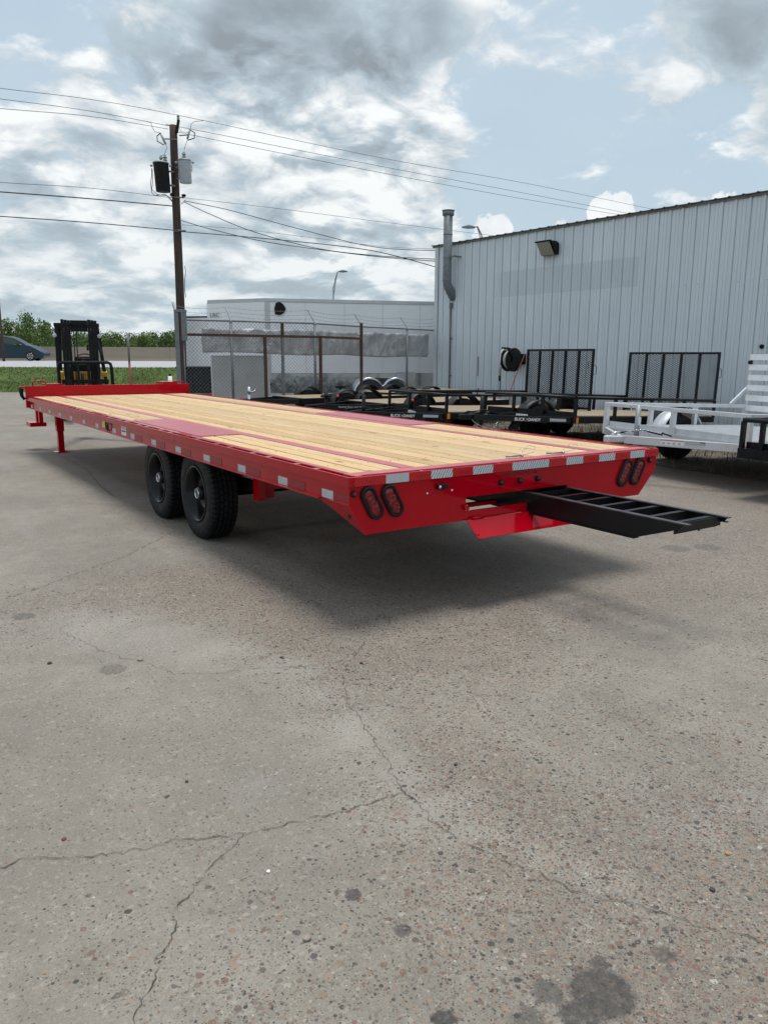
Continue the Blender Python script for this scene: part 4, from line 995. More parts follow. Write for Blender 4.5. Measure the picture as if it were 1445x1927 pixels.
# side rails
for sx in (0, 1):
    X = (lambda a, c: (a, c)) if not sx else (lambda a, c: (TW-c, TW-a))
    x0, x1 = X(0, .010); MB().box(x0, x1, .012, TL+.02, .806, .8585).build('rub_rail', RED, T, .002)
    x0, x1 = X(.055, .100); MB().box(x0, x1, .024, TL+.02, .682, .8595).build('side_channel', RED, T, .004)
    x0, x1 = X(.030, .0548); MB().box(x0, x1, .40, TL+.02, .682, .690).build('channel_lip', RED, T)
    y = .39
    while y < TL:
        for dy in (0, .245):
            x0, x1 = X(.0103, .0547); MB().box(x0, x1, y+dy-.006, y+dy+.006, .812, .850).build('stake_pocket_plate', RED, T)
            if dy == 0 or True: MB().box(*X(.0103, .0547), y+dy+.008, y+dy+.055, .8505, .8565).build('pocket_cap', RED, T)
        y += .638
# slanted tail skirts
for sx in (0, 1):
    f = (lambda x: x) if not sx else (lambda x: TW-x)
    V = [(f(.056), .47, .683), (f(.010), .022, .70), ((.108, .022, .53) if not sx else (2.418, .024, .537))]
    dx = .006*(1 if not sx else -1)
    mb = MB(); mb.add(V+[(a+dx, y_, z_) for a, y_, z_ in V], [(0, 1, 2), (3, 5, 4), (0, 3, 4, 1), (1, 4, 5, 2), (2, 5, 3, 0)])
    mb.add([(f(.056), .47, .683), (f(.056), .023, .70), (f(.011), .023, .70)], [(0, 1, 2)])
    mb.build('tail_skirt', mat('red_skirt_film', fn=redfn, Coat_Weight=.2) if False else RED, T)
MB().cyl((.050, .10, .622), (.057, .10, .622), .014, 14).build('skirt_hole', PRINTK, T)
# frame below
for xx in (.50, 2.10):
    MB().box(xx-.045, xx+.045, .16, TL+.02, .80, .8602).build('main_beam_flange', REDTOP, T, .002)
    MB().box(xx-.006, xx+.006, .16, TL, .60, .80).box(xx-.06, xx+.06, .9, TL, .585, .60).build('main_beam', RED, T)
y = .45
while y < TL:
    MB().box(.102, .453, y, y+.04, .74, .815).box(.547, 2.053, y, y+.04, .74, .815).box(2.147, 2.488, y, y+.04, .74, .815).build('cross_member', RED, T); y += .40
def plank(xa, xb, ya, yb):
    o = MB().box(xa, xb, ya, yb, DZ-.037, DZ+random.uniform(-.0012, .0012)).build('deck_plank', WOOD, T, .0035); o.rotation_euler = (0, 0, 0); return o
def strips(xa, xb, n, ya, yb):
    w = (xb-xa)/n
    for i in range(n):
        plank(xa+i*w+.0032+random.uniform(0, .0028), xa+(i+1)*w-.0032-random.uniform(0, .0028), ya+random.uniform(.001, .004), yb-random.uniform(.001, .004))
strips(.547, 2.053, 11, .152, TL-.005)
for xa, xb in ((.102, .453), (2.147, 2.488)):
    strips(xa, xb, 3, .152, 2.46); strips(xa, xb, 3, 4.27, TL-.005)
    MB().box(xa-.0015, xb+.0015, 2.462, 4.268, .83, .864).build('tread_plate', TREAD, T, .001)
mb = MB(); y = .47
while y < TL-.1:
    for i in range(11):
        for f_ in (.28, .72): mb.lathe([(0, .0004), (.0045, 0), (.005, -.001)], (.547+(i+f_)*1.506/11, y+random.uniform(-.006, .006), DZ+.0012), 2, 6)
    for xa in (.102, 2.147):
        if 2.4 < y < 4.3: continue
        for i in range(3):
            for f_ in (.28, .72): mb.lathe([(0, .0004), (.0045, 0), (.005, -.001)], (xa+(i+f_)*.117, y+random.uniform(-.006, .006), DZ+.0012), 2, 6)
    y += .80
mb.build('deck_screws', BLACKM, T, kind='stuff')
# bulkhead
MB().box(0, TW, TL+.022, TL+.034, .70, 1.02).box(0, TW, TL+.0345, TL+.085, 1.008, 1.02).build('bulkhead', RED, T, .003)
MB().box(.0, TW, TL+.036, TL+.09, .69, .86).build('front_channel', RED, T)
# rear decoration and lamps
def tape(xa, xb, m, z0=.808, z1=.8565): return MB().box(xa, xb, -.0022, -.0007, z0, z1).build('reflector_tape', m, T)
W_ = [(.234, .390, 1), (.546, .703, 0), (.859, 1.017, 0), (1.175, 1.332, 0), (1.3335, 1.491, 0), (1.650, 1.808, 0), (1.965, 2.124, 0), (2.283, 2.436, 0)]
for a, c, pl_ in W_: tape(a, c, TAPES if pl_ else TAPEW)
for i, (a, c) in enumerate([(.03, .232), (.392, .544), (.705, .857), (1.019, 1.173), (1.493, 1.648), (1.810, 1.963), (2.126, 2.281), (2.438, 2.585)]):
    tape(a, c, TAPER)
    if i in (0, 1, 2, 5, 6, 7): text('DALCO', 'tape_emboss', DARKRED, T, (a+(c-a)*.35, -.0023, .824), (1, 0, 0), (0, 0, 1), .012, .075)
for y, kind in [(9.077, 0), (8.44, 0), (7.792, 0), (7.145, 0), (6.521, 0), (5.882, 0), (5.292, 0), (4.608, 0), (3.97, 0), (3.331, 0), (2.699, 0), (2.069, 0), (1.42, 1), (.795, 0), (.237, 0)]:
    yy = sy(y); MB().box(.0528, .0545, yy-.065, yy+.065, .692, .742).build('reflector_tape', TAPEW if kind else TAPES, T)
    MB().box(.0530, .0546, yy-.30, yy-.067, .692, .742).build('reflector_tape', TAPERS, T) if y < 4.5 else None
yy = sy(4.261); MB().box(.0526, .0545, yy-.085, yy+.085, .702, .795).build('data_plate', WHITE, T); MB().box(.0515, .0524, yy-.07, yy+.07, .735, .748).build('plate_print', PRINTK, T)
for q_ in range(3): MB().box(.0515, .0524, yy-.07+q_*.05, yy-.035+q_*.05, .757, .785).build('plate_print', LGREY, T)
yy = sy(4.928); MB().box(.0526, .0545, yy+.03, yy+.15, .72, .79).build('yellow_sticker', YELST, T)
MB().box(.0526, .0545, yy-.08, yy+.02, .705, .785).build('black_marker_lamp', BLACKM, T); MB().tube([(.045, yy-.10, .70), (.035, yy-.16, .72), (.035, yy-.16, .77), (.045, yy-.10, .79)], .008, 6).build('cable_loop', BLACKM, T)
for y in (8.2, 6.9, 5.6, 3.4, 2.4, 1.1): MB().box(.053, .0549, sy(y)-.06, sy(y)+.03, .765, .768).build('weld_slot', DARKRED, T)
def stadium(L, r, n=10):
    P = []
    for k in range(n+1): t = -PI/2+PI*k/n; P.append((L/2-r+r*math.cos(t), r*math.sin(t)))
    for k in range(n+1): t = PI/2+PI*k/n; P.append((-L/2+r+r*math.cos(t), r*math.sin(t)))
    return P
def oval(cx_, cz_, ang):
    ca, sa = math.cos(ang), math.sin(ang)
    tr = lambda P, y: [(cx_+a*ca-c*sa, y, cz_+a*sa+c*ca) for a, c in P]
    L0 = [(stadium(.205, .050), .0135), (stadium(.203, .048), -.004), (stadium(.190, .042), -.008), (stadium(.172, .034), -.006), (stadium(.166, .031), -.001)]
    vs = []; n = len(L0[0][0])
    for P, y in L0: vs += tr(P, y)
    g = MB().add(vs, [(j*n+i, j*n+(i+1) % n, (j+1)*n+(i+1) % n, (j+1)*n+i) for j in range(len(L0)-1) for i in range(n)], True).build('tail_lamp', BLACKM, T)
    L1 = [(stadium(.165, .0305), .0), (stadium(.158, .027), -.0045), (stadium(.12, .015), -.006)]
    vs = []
    for P, y in L1: vs += tr(P, y)
    MB().add(vs, [(j*n+i, j*n+(i+1) % n, (j+1)*n+(i+1) % n, (j+1)*n+i) for j in range(2) for i in range(n)]+[tuple(range(2*n, 3*n))], True).build('lens', LENS, g)
    mb = MB()
    for k in range(5):
        for s_ in (-1, 1):
            a = -.056+.028*k; c = s_*.0115; px_ = cx_+a*ca-c*sa; pz_ = cz_+a*sa+c*ca
            mb.lathe([(0, -.0085), (.005, -.0078), (.0085, -.0055)], (px_, 0, pz_), 1, 10)
    mb.build('led_dots', LENS, g)
for cx_, an in ((.148, math.radians(-62)), (.283, math.radians(-62)), (2.246, math.radians(62)), (2.378, math.radians(62))): oval(cx_, .706, an)
def rlamp(x, z, r=.019):
    o = MB().lathe([(r, .0135), (r, .002), (r*.8, -.004), (r*.62, -.003)], (x, 0, z), 1, 18).build('marker_lamp', BLACKM, T)
    MB().lathe([(r*.62, -.003), (r*.4, -.008), (0, -.010)], (x, 0, z), 1, 16).build('lens', PRINTK if .9 < x < 1.6 else LENS, o)
for x, z in ((.033, .766), (2.512, .778), (1.094, .738), (1.251, .738), (1.408, .738)): rlamp(x, z)
text('WWW.RJTRAILERS.COM', 'web_lettering', PRINTK, T, (1.100, .0139, .766), (1, 0, 0), (0, 0, 1), .026, .300, bold=.02)
MB().box(.592, .665, -.012, .0135, .742, .770).build('licence_lamp', BLACKM, T, .004); MB().lathe([(0, -.016), (.008, -.014), (.009, -.012)], (.606, 0, .757), 1, 10).build('licence_lamp_lens', LGT, T)
for x, z in ((.531, .723), (.712, .725)): MB().lathe([(0, .006), (.007, .008), (.008, .0135)], (x, 0, z), 1, 10).build('screw', CHROME, T)
MB().cyl((.815, -.012, .612), (.815, .0138, .612), .016, 14).build('slot_bolt', RED, T)
# flap hanging open under the slot
V = [(.815, -.003, .536), (1.74, -.003, .536), (1.72, -.098, .437), (.835, -.098, .437)]
o = MB().add(V+[(a, y_+.003, z_-.003) for a, y_, z_ in V], [(0, 1, 2, 3), (7, 6, 5, 4), (0, 4, 5, 1), (1, 5, 6, 2), (2, 6, 7, 3), (3, 7, 4, 0)]).build('ramp_flap', RED, T)
for x in (.86, 1.6): MB().cyl((x, -.004, .541), (x+.09, -.004, .541), .007, 8).build('hinge', RED, o)
MB().box(.845, .85, -.085, -.05, .444, .46).build('flap_latch', RED, T)
# ramp tray and interior
MB().box(.80, .822, .023, 1.6, .56, .70).box(1.705, 1.727, .023, 2.3, .53, .70).box(.823, 1.70, 1.0, 1.02, .56, .70).build('ramp_tray', BLACKM, T)
MB().box(.825, 1.70, .30, .34, .535, .560).box(.823, 1.70, .0225, .06, .535, .545).build('ramp_roller_bar', RED, T)
MB().box(.55, 2.05, .16, 1.4, .735, .739).build('underside_plate', BLACKM, T)
# loading ramp pulled out of the slot
rp = thing('loading_ramp', 'black steel ladder ramp sliding out of the slot in the red trailer tail', 'ramp', (1.52, -.4, .53))
rp_off = Vector((1.52, -.4, .53))
def RP(x, y, z): return (x-rp_off.x, y-rp_off.y, z-rp_off.z)
for xr, sg in ((1.330, 1), (1.712, -1)):
    poly_ = [(.95, .528), (-.83, .528), (-1.11, .625), (-1.13, .650), (.95, .650)]
    MB().prism([(a-rp_off.y, c-rp_off.z) for a, c in poly_], 0, xr-rp_off.x-.003, xr-rp_off.x+.003).build('side_rail', BLACK, rp)
    MB().box(*sorted((xr-rp_off.x-.003, xr-rp_off.x+sg*.032)), -1.15+.4, .95+.4, .6502-.53, .656-.53).build('top_flange', mat('worn_black', fn=grime((.035, .034, .036), (.10, .09, .09), 12, .7, (.25, .4))), rp)
    MB().box(*sorted((xr-rp_off.x-.003-.012*sg, xr-rp_off.x+sg*.028)), -.83+.4, .95+.4, .522-.53, .5278-.53).build('bottom_flange', BLACK, rp)
for k in range(11):
    y = -1.07+k*.175
    MB().box(1.334-rp_off.x, 1.708-rp_off.x, y+.4, y+.405, .59-.53, .650-.53).box(1.334-rp_off.x, 1.708-rp_off.x, y+.4055, y+.44, .642-.53, .6475-.53).build('rung', BLACK, rp)
for k in range(10):
    y = -.97+k*.175; MB().box(1.70-rp_off.x, 1.706-rp_off.x, y+.4, y+.41, .545-.53, .64-.53).build('stiffener', BLACK, rp)
MB().box(1.716-rp_off.x, 1.735-rp_off.x, -1.12+.4, -.95+.4, .618-.53, .624-.53).build('tip_lug', BLACK, rp)
MB().box(1.334-rp_off.x, 1.708-rp_off.x, -1.09+.4, -1.085+.4, .60-.53, .65-.53).build('end_plate', BLACK, rp)

# running gear
def big_wheel(side, cx_, cy_, cz_):
    s = side; w = .235; R = .378; r = .228      # lathe axis x, outer face toward s
    prof = [(r, -w*.38), (r+.012, -w*.46), (r+.05, -w*.50), (R-.06, -w*.505), (R-.028, -w*.47), (R-.016, -w*.42), (R-.017, -w*.36), (R-.017, w*.36), (R-.016, w*.42), (R-.028, w*.47), (R-.06, w*.505), (r+.05, w*.50), (r+.012, w*.46), (r, w*.38)]
    o = MB().lathe(prof, (0, 0, 0), 0, 64).build('wheel', RUBBER, T); o.location = (cx_, cy_, cz_)
    # tread blocks: five ribs
    mb = MB(); ribs = [(-.095, -.062), (-.050, -.025), (-.013, .013), (.025, .050), (.062, .095)]
    for ri, (a, c) in enumerate(ribs):
        nb = 56 if ri in (0, 4) else 44
        for k in range(nb):
            t0 = 2*PI*(k+.09+.3*(ri % 2))/nb; t1 = 2*PI*(k+.91+.3*(ri % 2))/nb; R0 = R-.018; R1 = R+.006 if ri not in (0, 4) else R+.003
            vs = [(x, rr*math.cos(t), rr*math.sin(t)) for rr in (R0, R1) for t in (t0, t1) for x in (a, c)]
            mb.add(vs, [(4, 5, 7, 6), (0, 1, 5, 4), (2, 6, 7, 3), (0, 4, 6, 2), (1, 3, 7, 5)])
    for sg in (-1, 1):
        for k in range(56):
            t0 = 2*PI*(k+.10)/56; t1 = 2*PI*(k+.90)/56
            vs = [(sg*x, rr*math.cos(t), rr*math.sin(t)) for (x, rr) in ((.095, R-.001), (.108, R-.012), (.1165, R-.040)) for t in (t0, t1)]
            mb.add(vs, [(0, 1, 3, 2), (2, 3, 5, 4)])
    mb.build('tread', RUBBER, o, kind='stuff')
    # rim
    f = s*w/2
    P = [(r+.006, f*.90), (r+.004, f*.99), (r-.006, f*.99), (r-.012, f*.86), (r-.020, f*.80), (r-.030, f*.30), (r-.045, f*.05), (r-.050, -f*.1)]
    rm = MB().lathe(P, (0, 0, 0), 0, 48).build('rim', RIM, o)
    disc = MB().lathe([(r-.05, -f*.1), (r-.065, f*.05), (.125, f*.32), (.105, f*.30), (.095, f*.02), (.060, f*.0), (.05, -f*.1)], (0, 0, 0), 0, 48).build('wheel_disc', RIM, rm) if False else None
    MB().lathe([(r-.048, -f*.1), (r-.062, f*.10), (.138, f*.36), (.112, f*.34), (.094, f*.06), (.062, f*.04), (.06, -f*.1)], (0, 0, 0), 0, 48).build('wheel_disc', RIM, o)
    for k in range(8):
        t = 2*PI*(k+.5)/8; cy, cz = .152*math.cos(t), .152*math.sin(t); xf = f*.235
        pts = []
        for q_ in range(12): u = 2*PI*q_/12; a = .020*math.cos(u); c = .013*math.sin(u); pts.append((xf+s*.0035, cy+c*math.cos(t)-a*math.sin(t)*1.0, cz+c*math.sin(t)+a*math.cos(t)))
        hb = MB(); hb.add(pts, [tuple(range(12))]); hb.build('hand_hole', PRINTK, o)
        t = 2*PI*k/8; cy, cz = .078*math.cos(t), .078*math.sin(t)
        MB().cyl((f*.02, cy, cz), (f*.24, cy, cz), .011, 6).build('lug_nut', RIM, o)
    MB().lathe([(.060, f*.0), (.056, f*.70), (.048, f*.80), (.034, f*.80), (.0, f*.60)], (0, 0, 0), 0, 24).build('hub', BLACK, o)
    MB().lathe([(.041, f*.79), (.042, f*.88), (.039, f*.90), (.036, f*.88), (.036, f*.79)], (0, 0, 0), 0, 24).build('hub_cap_ring', CHROME, o)
    MB().lathe([(0, f*.84), (.034, f*.84), (.036, f*.80)], (0, 0, 0), 0, 20).build('hub_plug', PRINTK, o)
    t = 2.4; MB().cyl((f*.3, (r-.04)*math.cos(t), (r-.04)*math.sin(t)), (f*.75, (r-.045)*math.cos(t), (r-.045)*math.sin(t)), .005, 6).build('valve', CHROME, o)
    return o
for s_, cx_ in ((-1, .205), (1, 2.385)):
    for cy_, rot in ((2.60, .3), (3.60, 1.1)):
        w_ = big_wheel(s_, cx_, cy_, .377); w_.rotation_euler = (rot, 0, 0)
for cy_ in (2.60, 3.60): MB().cyl((.25, cy_, .377), (2.34, cy_, .377), .05, 14).build('axle', BLACK, T)
for xx in (.46, 2.13):
    MB().box(xx-.035, xx+.035, 2.05, 4.15, .44, .47).box(xx-.03, xx+.03, 2.2, 3.0, .47, .495).box(xx-.03, xx+.03, 3.2, 4.0, .47, .495).build('leaf_spring', BLACKM, T)
    for y in (1.98, 3.08, 4.12): MB().box(xx-.05, xx+.05, y, y+.09, .40, .585).build('spring_hanger', RED, T)
zb_a, zb_b = at(470, 925, 1, 1.93).z, at(470, 903, 1, 1.93).z
MB().box(.40, 2.19, 1.93, 1.97, zb_a, zb_b).build('hanger_brace', RED, T)
MB().box(.335, .395, 1.90, 1.99, .40, .74).build('hanger_plate', RED, T)
MB().box(.42, 1.0, 1.55, 1.56, .60, .66).build('placard', ALU, T)
# front jacks, step, neck
for xx in (.42, 2.17):
    jb = MB().box(xx-.055, xx+.055, 9.29, 9.40, .33, .70).build('landing_leg', RED, T, .004)
    MB().box(xx-.043, xx+.043, 9.302, 9.388, .012, .33).build('inner_leg', RED, jb); MB().box(xx-.11, xx+.11, 9.25, 9.44, 0, .012).build('foot_plate', RED, jb)
for n_ in ('step',):
    c = at(66, 797, 0, .16)
    MB().box(.06, .30, c.y-.20, c.y+.16, c.z-.035, c.z+.03).build('step_tread', RED, T, .003)
    [MB().box(.20, .26, c.y+a_, c.y+a_+.06, c.z+.03, .682).build('step_hanger', RED, T) for a_ in (-.19, .06)]
for xa, xb in ((.35, 1.2), (2.24, 1.4)):
    MB().beam((xa, TL+.09, .66), (xb, TL+1.7, .66), .10, .14).build('tongue_beam', RED, T)
MB().box(1.15, 1.45, TL+1.5, TL+2.0, .60, .74).build('coupler', RED, T, .01)
for pxs in ((62, 87), (325, 345)):
    a = at(pxs[0], 726, 1, TL+.25); c = at(pxs[1], 726, 1, TL+.25); zt_ = at(pxs[0], 717, 1, TL+.25).z
    MB().tube([(a.x, a.y, .86), (a.x, a.y, zt_-.02), (a.x+.03, a.y, zt_), (c.x-.03, a.y, zt_), (c.x, a.y, zt_-.02), (c.x, a.y, .86)], .011, 8).build('grab_handle', RED, T)
a = at(95, 724, 1, TL+.3); MB().box(a.x-.10, a.x+.16, TL+.1, TL+.5, .95, 1.045).build('tool_tray', RED, T)
a = at(316, 721, 1, TL+.3); MB().box(a.x-.14, a.x+.1, TL+.1, TL+.5, .95, 1.052).build('tool_tray', RED, T)
a = at(321, 722, 1, TL+.45); MB().cyl((a.x, a.y, .9), (a.x, a.y, a.z+.13), .035, 12).build('white_canister', WHITEP, T); MB().cyl((a.x, a.y, a.z+.13), (a.x, a.y, a.z+.17), .022, 10).build('canister_cap', BLACKM, T)
a = at(43, 729, 1, TL+.06); MB().box(a.x-.05, .0, TL+.03, TL+.12, a.z-.012, a.z+.012).build('hose_bracket', RED, T)
P_ = [at(px, py, 1, TL+.07) for px, py in ((41, 731), (40.5, 738), (42, 745), (47, 752))]
MB().tube(P_, [.034, .03, .026, .02], 10).build('breakaway_hose', BLACKM, T)
# hitch pins lying on the deck
for i, (px, py, an) in enumerate(((968, 858, .35), (1045, 852, .2))):
    p = at(px, py, 2, DZ+.012)
    hp = thing('hitch_pin', ('left' if i == 0 else 'right')+' one of two steel hitch pins left on the rear planks', 'pin', (p.x, p.y, DZ+.003), (0, 0, -.45+an), 'steel pins on the deck')
    MB().cyl((-.07, 0, .009), (.05, 0, .009), .006, 8).build('pin', GALV, hp); MB().cyl((.05, 0, .009), (.062, 0, .009), .012, 8).build('pin_head', CHROME, hp)
    MB().tube([(.055, 0, .014), (.08, .02, .035), (.13, .02, .07), (.16, -.01, .06), (.13, -.03, .03), (.06, -.005, .012)], .0016, 5).build('wire_clip', GALV, hp)

# ------------------------------------------------------------------ forklift
fb = atD(162, 722, 18.0)
fk = thing('forklift', 'black and yellow forklift facing the yard behind the red trailer bulkhead', 'forklift', (fb.x, fb.y, 0), (0, 0, -YAW+.366))
KF = 18.0/F_PX
def fx(px): return (px-162)*KF*.934
def fz(py): return 1.5-(py-667)*KF
ms = MB()
for sgn, (a0, a1) in ((-1, (-.44, -.24)), (1, (.12, .32))):
    for k in range(3):
        w = (a1-a0)/3; o = MB().box(a0+k*w+.001, a0+(k+1)*w-.001, -.02+.012*(k % 2), .06+.02*k, .10, fz(604.5)-.01*k); o.build('mast_rail', BLACKM, fk, .004)
    MB().box(a0-.05, a0-.002, .05, .12, fz(660), fz(650)).build('mast_bracket', BLACK, fk)
for z0, z1, y0, y1 in ((fz(611), fz(606), -.01, .05), (fz(617), fz(612.5), .08, .14), (fz(626), fz(619), .02, .08)):
    MB().box(-.239, .119, y0, y1, z0, z1).build('mast_cross_bar', BLACKM, fk, .004)
for xx in (-.20, -.145): MB().cyl((xx, .05, .3), (xx+.02, .05, fz(624)), .012, 8).build('lift_hose', BLACKM, fk)
MB().cyl((-.06, .03, .2), (-.06, .03, fz(700)), .035, 12).build('lift_cylinder', BLACK, fk)
# overhead guard
zg = fz(613)
for a, c in (((-.575, .35, .75), (-.55, .5, zg)), ((.46, .30, .80), (.33, .5, zg)), ((-.55, 1.6, .9), (-.5, 1.5, zg)), ((.46, 1.6, .9), (.36, 1.5, zg))):
    MB().beam(a, c, .055, .07).build('guard_leg', BLACKM, fk)
MB().box(-.60, .38, .46, .52, zg-.03, zg+.04).box(-.60, .38, 1.48, 1.54, zg-.03, zg+.04).box(-.60, -.54, .521, 1.479, zg-.03, zg+.04).box(.32, .38, .521, 1.479, zg-.03, zg+.04).build('guard_frame', BLACKM, fk)
for k in range(6): MB().box(-.45+k*.13, -.41+k*.13, .521, 1.479, zg-.01, zg+.02).build('guard_slat', BLACKM, fk)
for px, py in ((110.3, 632.5), (194, 633.3)):
    c = Vector((fx(px), .40, fz(py)))
    h_ = MB().lathe([(0, .07), (.035, .06), (.052, .0), (.050, -.01)], c, 1, 16).build('headlight', BLACKM, fk); MB().lathe([(0, -.012), (.044, -.010), (.05, -.004)], c, 1, 16).build('lens', LGT, h_)
    MB().cyl(c+Vector((.02, .04, -.12)), c+Vector((.02, .04, .0)), .016, 8).build('headlight_stem', BLACKM, fk)
MB().beam((fx(187), .45, fz(628)), (fx(196), .35, fz(668)), .05, .05).beam((fx(196), .35, fz(668)), (fx(200), .35, fz(700)), .03, .03).build('tilt_cylinder', BLACK, fk)
# load backrest
za = fz(679)
R0, R1 = fx(112.6), fx(213.5)
bkp = [(R0+.02, -.16, .25), (R0+.02, -.16, za-.14), (R0+.04, -.16, za-.06), (R0+.10, -.16, za-.03), (R1-.10, -.16, za-.03), (R1-.04, -.16, za-.06), (R1-.02, -.16, za-.14), (R1+.0, -.16, .25)]
MB().tube(bkp, .036, 8).build('backrest_frame', BLACKM, fk)
for xx in (-.35, -.14, .08, .30): MB().box(xx-.03, xx+.03, -.19, -.13, .3, za-.06).build('backrest_bar', BLACKM, fk)
[MB().box(-.5, .5, -.13, -.04, z_, z_+.09).build('carriage', BLACKM, fk) for z_ in (.55, .85)]
for xx in (-.35, .3): MB().box(xx-.06, xx+.06, -.20, -.135, .48, .95).box(xx-.06, xx+.06, -1.0, -.20, .48, .52).build('fork', BLACK, fk)
# body
MB().prism([(.30, .30), (.30, 1.10), (.42, 1.13), (.9, .72), (1.5, .95), (2.0, .95), (2.1, .75), (2.1, .25)], 0, fx(110), fx(110)+.14).build('side_cowl', YEL, fk, .02)
MB().prism([(.30, .30), (.30, 1.10), (.42, 1.13), (.9, .72), (1.5, .95), (2.0, .95), (2.1, .75), (2.1, .25)], 0, fx(205)-.14, fx(205)).build('side_cowl', YEL, fk, .02)
MB().box(-.43, .32, .55, .62, .35, 1.10).build('front_cowl', YEL, fk, .01)
MB().box(-.44, .33, 1.1, 2.2, .25, .93).build('counterweight', BLACKM, fk, .05)
MB().box(-.25, .22, 1.15, 1.6, .94, 1.05).box(-.22, .18, 1.55, 1.65, 1.0, 1.45).build('seat', BLACKM, fk, .03)
MB().box(-.30, .20, .63, .85, .885, 1.28).build('dash', BLACKM, fk, .03)
MB().cyl((-.02, .72, 1.25), (-.02, .80, 1.42), .025, 8).build('steering_column', BLACKM, fk)
MB().tube([(.02+.145*math.cos(t), .80+.11*math.sin(t), 1.45+.06*math.sin(t)) for t in np.linspace(0, 2*PI, 21)[:-1]], .014, 6, closed=True).build('steering_wheel', BLACK, fk)
MB().box(fx(123), fx(129), .62, .70, fz(679), fz(669)).build('white_tank', WHITEP, fk)
for xx, yy, r_ in ((-.50, .35, .33), (.42, .35, .33), (-.44, 1.75, .25), (.36, 1.75, .25)):
    o = MB().lathe([(.12, -.10), (r_*.8, -.10), (r_, -.07), (r_, .07), (r_*.8, .10), (.12, .10)], (0, 0, 0), 0, 28).build('wheel', RUBBER, fk); o.location = (xx, yy, r_)
    MB().lathe([(0, -.06), (.12, -.05), (.12, .05), (0, .06)], (0, 0, 0), 0, 20).build('rim', YEL, o)

# thin marker post on the grass side
a = atD(245, 700, 18.0); mp = thing('marker_post', 'thin steel post with a red lower half beside the forklift', 'post', (a.x, a.y, 0))
MB().cyl((0, 0, 0), (0, 0, 1.33), .026, 8).build('red_sleeve', mat('faded_red', (.24, .05, .05), .6), mp); MB().cyl((0, 0, 1.33), (0, 0, 1.97), .024, 8).build('steel_tube', GALVD, mp)

# ------------------------------------------------------------------ utility pole, transformers, wires
DP = 27.0
b0 = atD(344, 736, DP); b0.z = 0; tp_ = atD(327.5, 236, DP)
up_ = thing('utility_pole', 'brown wooden utility pole with transformers behind the gate post', 'pole', tuple(b0))
def U(px, py, dd=0.0): return atD(px, py, DP+dd)-b0
pt = [Vector((0, 0, -.1)).lerp(tp_-b0, t)+Vector((.02*math.sin(t*5), 0, 0)) for t in np.linspace(0, 1, 12)]
MB().tube(pt, [.155-.035*i/11 for i in range(12)], 14).build('shaft', POLEW, up_)
def insul(par, p, r=.06, h=.2, d=Vector((0, 0, 1)), m_=PORC, nm='insulator'):
    mb = MB(); n = 3
    for k in range(n): q_ = p+d*(h*k/n); mb.cyl(q_, q_+d*(h/n*.55), r, 12, r*.6); mb.cyl(q_+d*(h/n*.5), q_+d*(h/n*1.02), r*.5, 10)
    return mb.build(nm, m_, par)
MB().beam(U(333, 250, -.1), U(336.5, 226, -.1), .09, .07).build('top_bracket', BLACKM, up_)
insul(up_, U(336, 226, -.1), .055, .16)
# fuse cutouts
for (a, c, e, f) in (((303, 252), (312, 271), (334, 262), (302, 264)), ((357, 246), (353, 262), (338, 255), (364, 258))):
    MB().cyl(U(*a, -.3), U(*c, -.3), .035, 8).build('cutout_insulator', PORC, up_)
    d_ = 10 if a[0] > 330 else -7
    MB().tube([U(a[0], a[1]-2, -.3), U(a[0]+d_, a[1]+4, -.3), U(a[0]+d_*.9, a[1]+14, -.3), U(c[0]+(1 if d_ > 0 else -3), c[1]+2, -.3)], .016, 6).build('fuse_tube', BLACKM, up_)
    MB().beam(U(*e, -.15), U((a[0]+c[0])/2, (a[1]+c[1])/2, -.3), .03, .03).build('cutout_arm', GALVD, up_)
def transformer(name, label, top, bot, rpx, m_, side, bush):
    T0 = atD(*top, DP-.35); B0 = atD(*bot, DP-.35); r = rpx*(DP-.35)/F_PX
    t_ = thing(name, label, 'transformer', tuple(B0)); H = (T0-B0)
    MB().tube([(0, 0, 0), (0, 0, .02), H*.98, H*1.0], [r*.93, r*.96, r, r], 28, cap=True).build('tank', m_, t_)
    MB().tube([H*1.0, H+Vector((0, 0, .03)), H+Vector((0, 0, .06))], [r*1.06, r*1.06, r*.8], 28).build('lid', GALV, t_)
    MB().tube([H*.985, H*1.0], [r*1.04, r*1.04], 28).build('band', m_, t_)
    for z in (.25, .75): MB().beam(H*z, H*z+Vector((RH.x, RH.y, 0))*(side*(r+.12))+FH*.15, .06, .05).build('hanger', GALVD, t_)
    for (px, py) in bush: insul(t_, atD(px, py, DP-.35)-B0, .075, .26)
    for sg in (-1, 1):
        q_ = H*.93+Vector((RH.x, RH.y, 0))*(sg*(r+.03)); MB().cyl(q_, q_+Vector((RH.x, RH.y, 0))*(sg*.07), .035, 10).build('low_voltage_bushing', PORC, t_)
    return t_, H, r
t1, H1, r1 = transformer('transformer', 'black cylindrical transformer hung on the left of the utility pole', (303, 308), (308, 361), 13.2, BLACKM, 1, [(304, 309), (311.5, 308)])
t2, H2, r2 = transformer('transformer', 'pale grey cylindrical transformer hung on the right of the utility pole', (347.5, 303), (350, 344.5), 11.0, mat('pale_grey_tank', fn=grime((.40, .43, .46), (.28, .30, .32), 6, .6, (.4, .55))), -1, [(347, 302)])
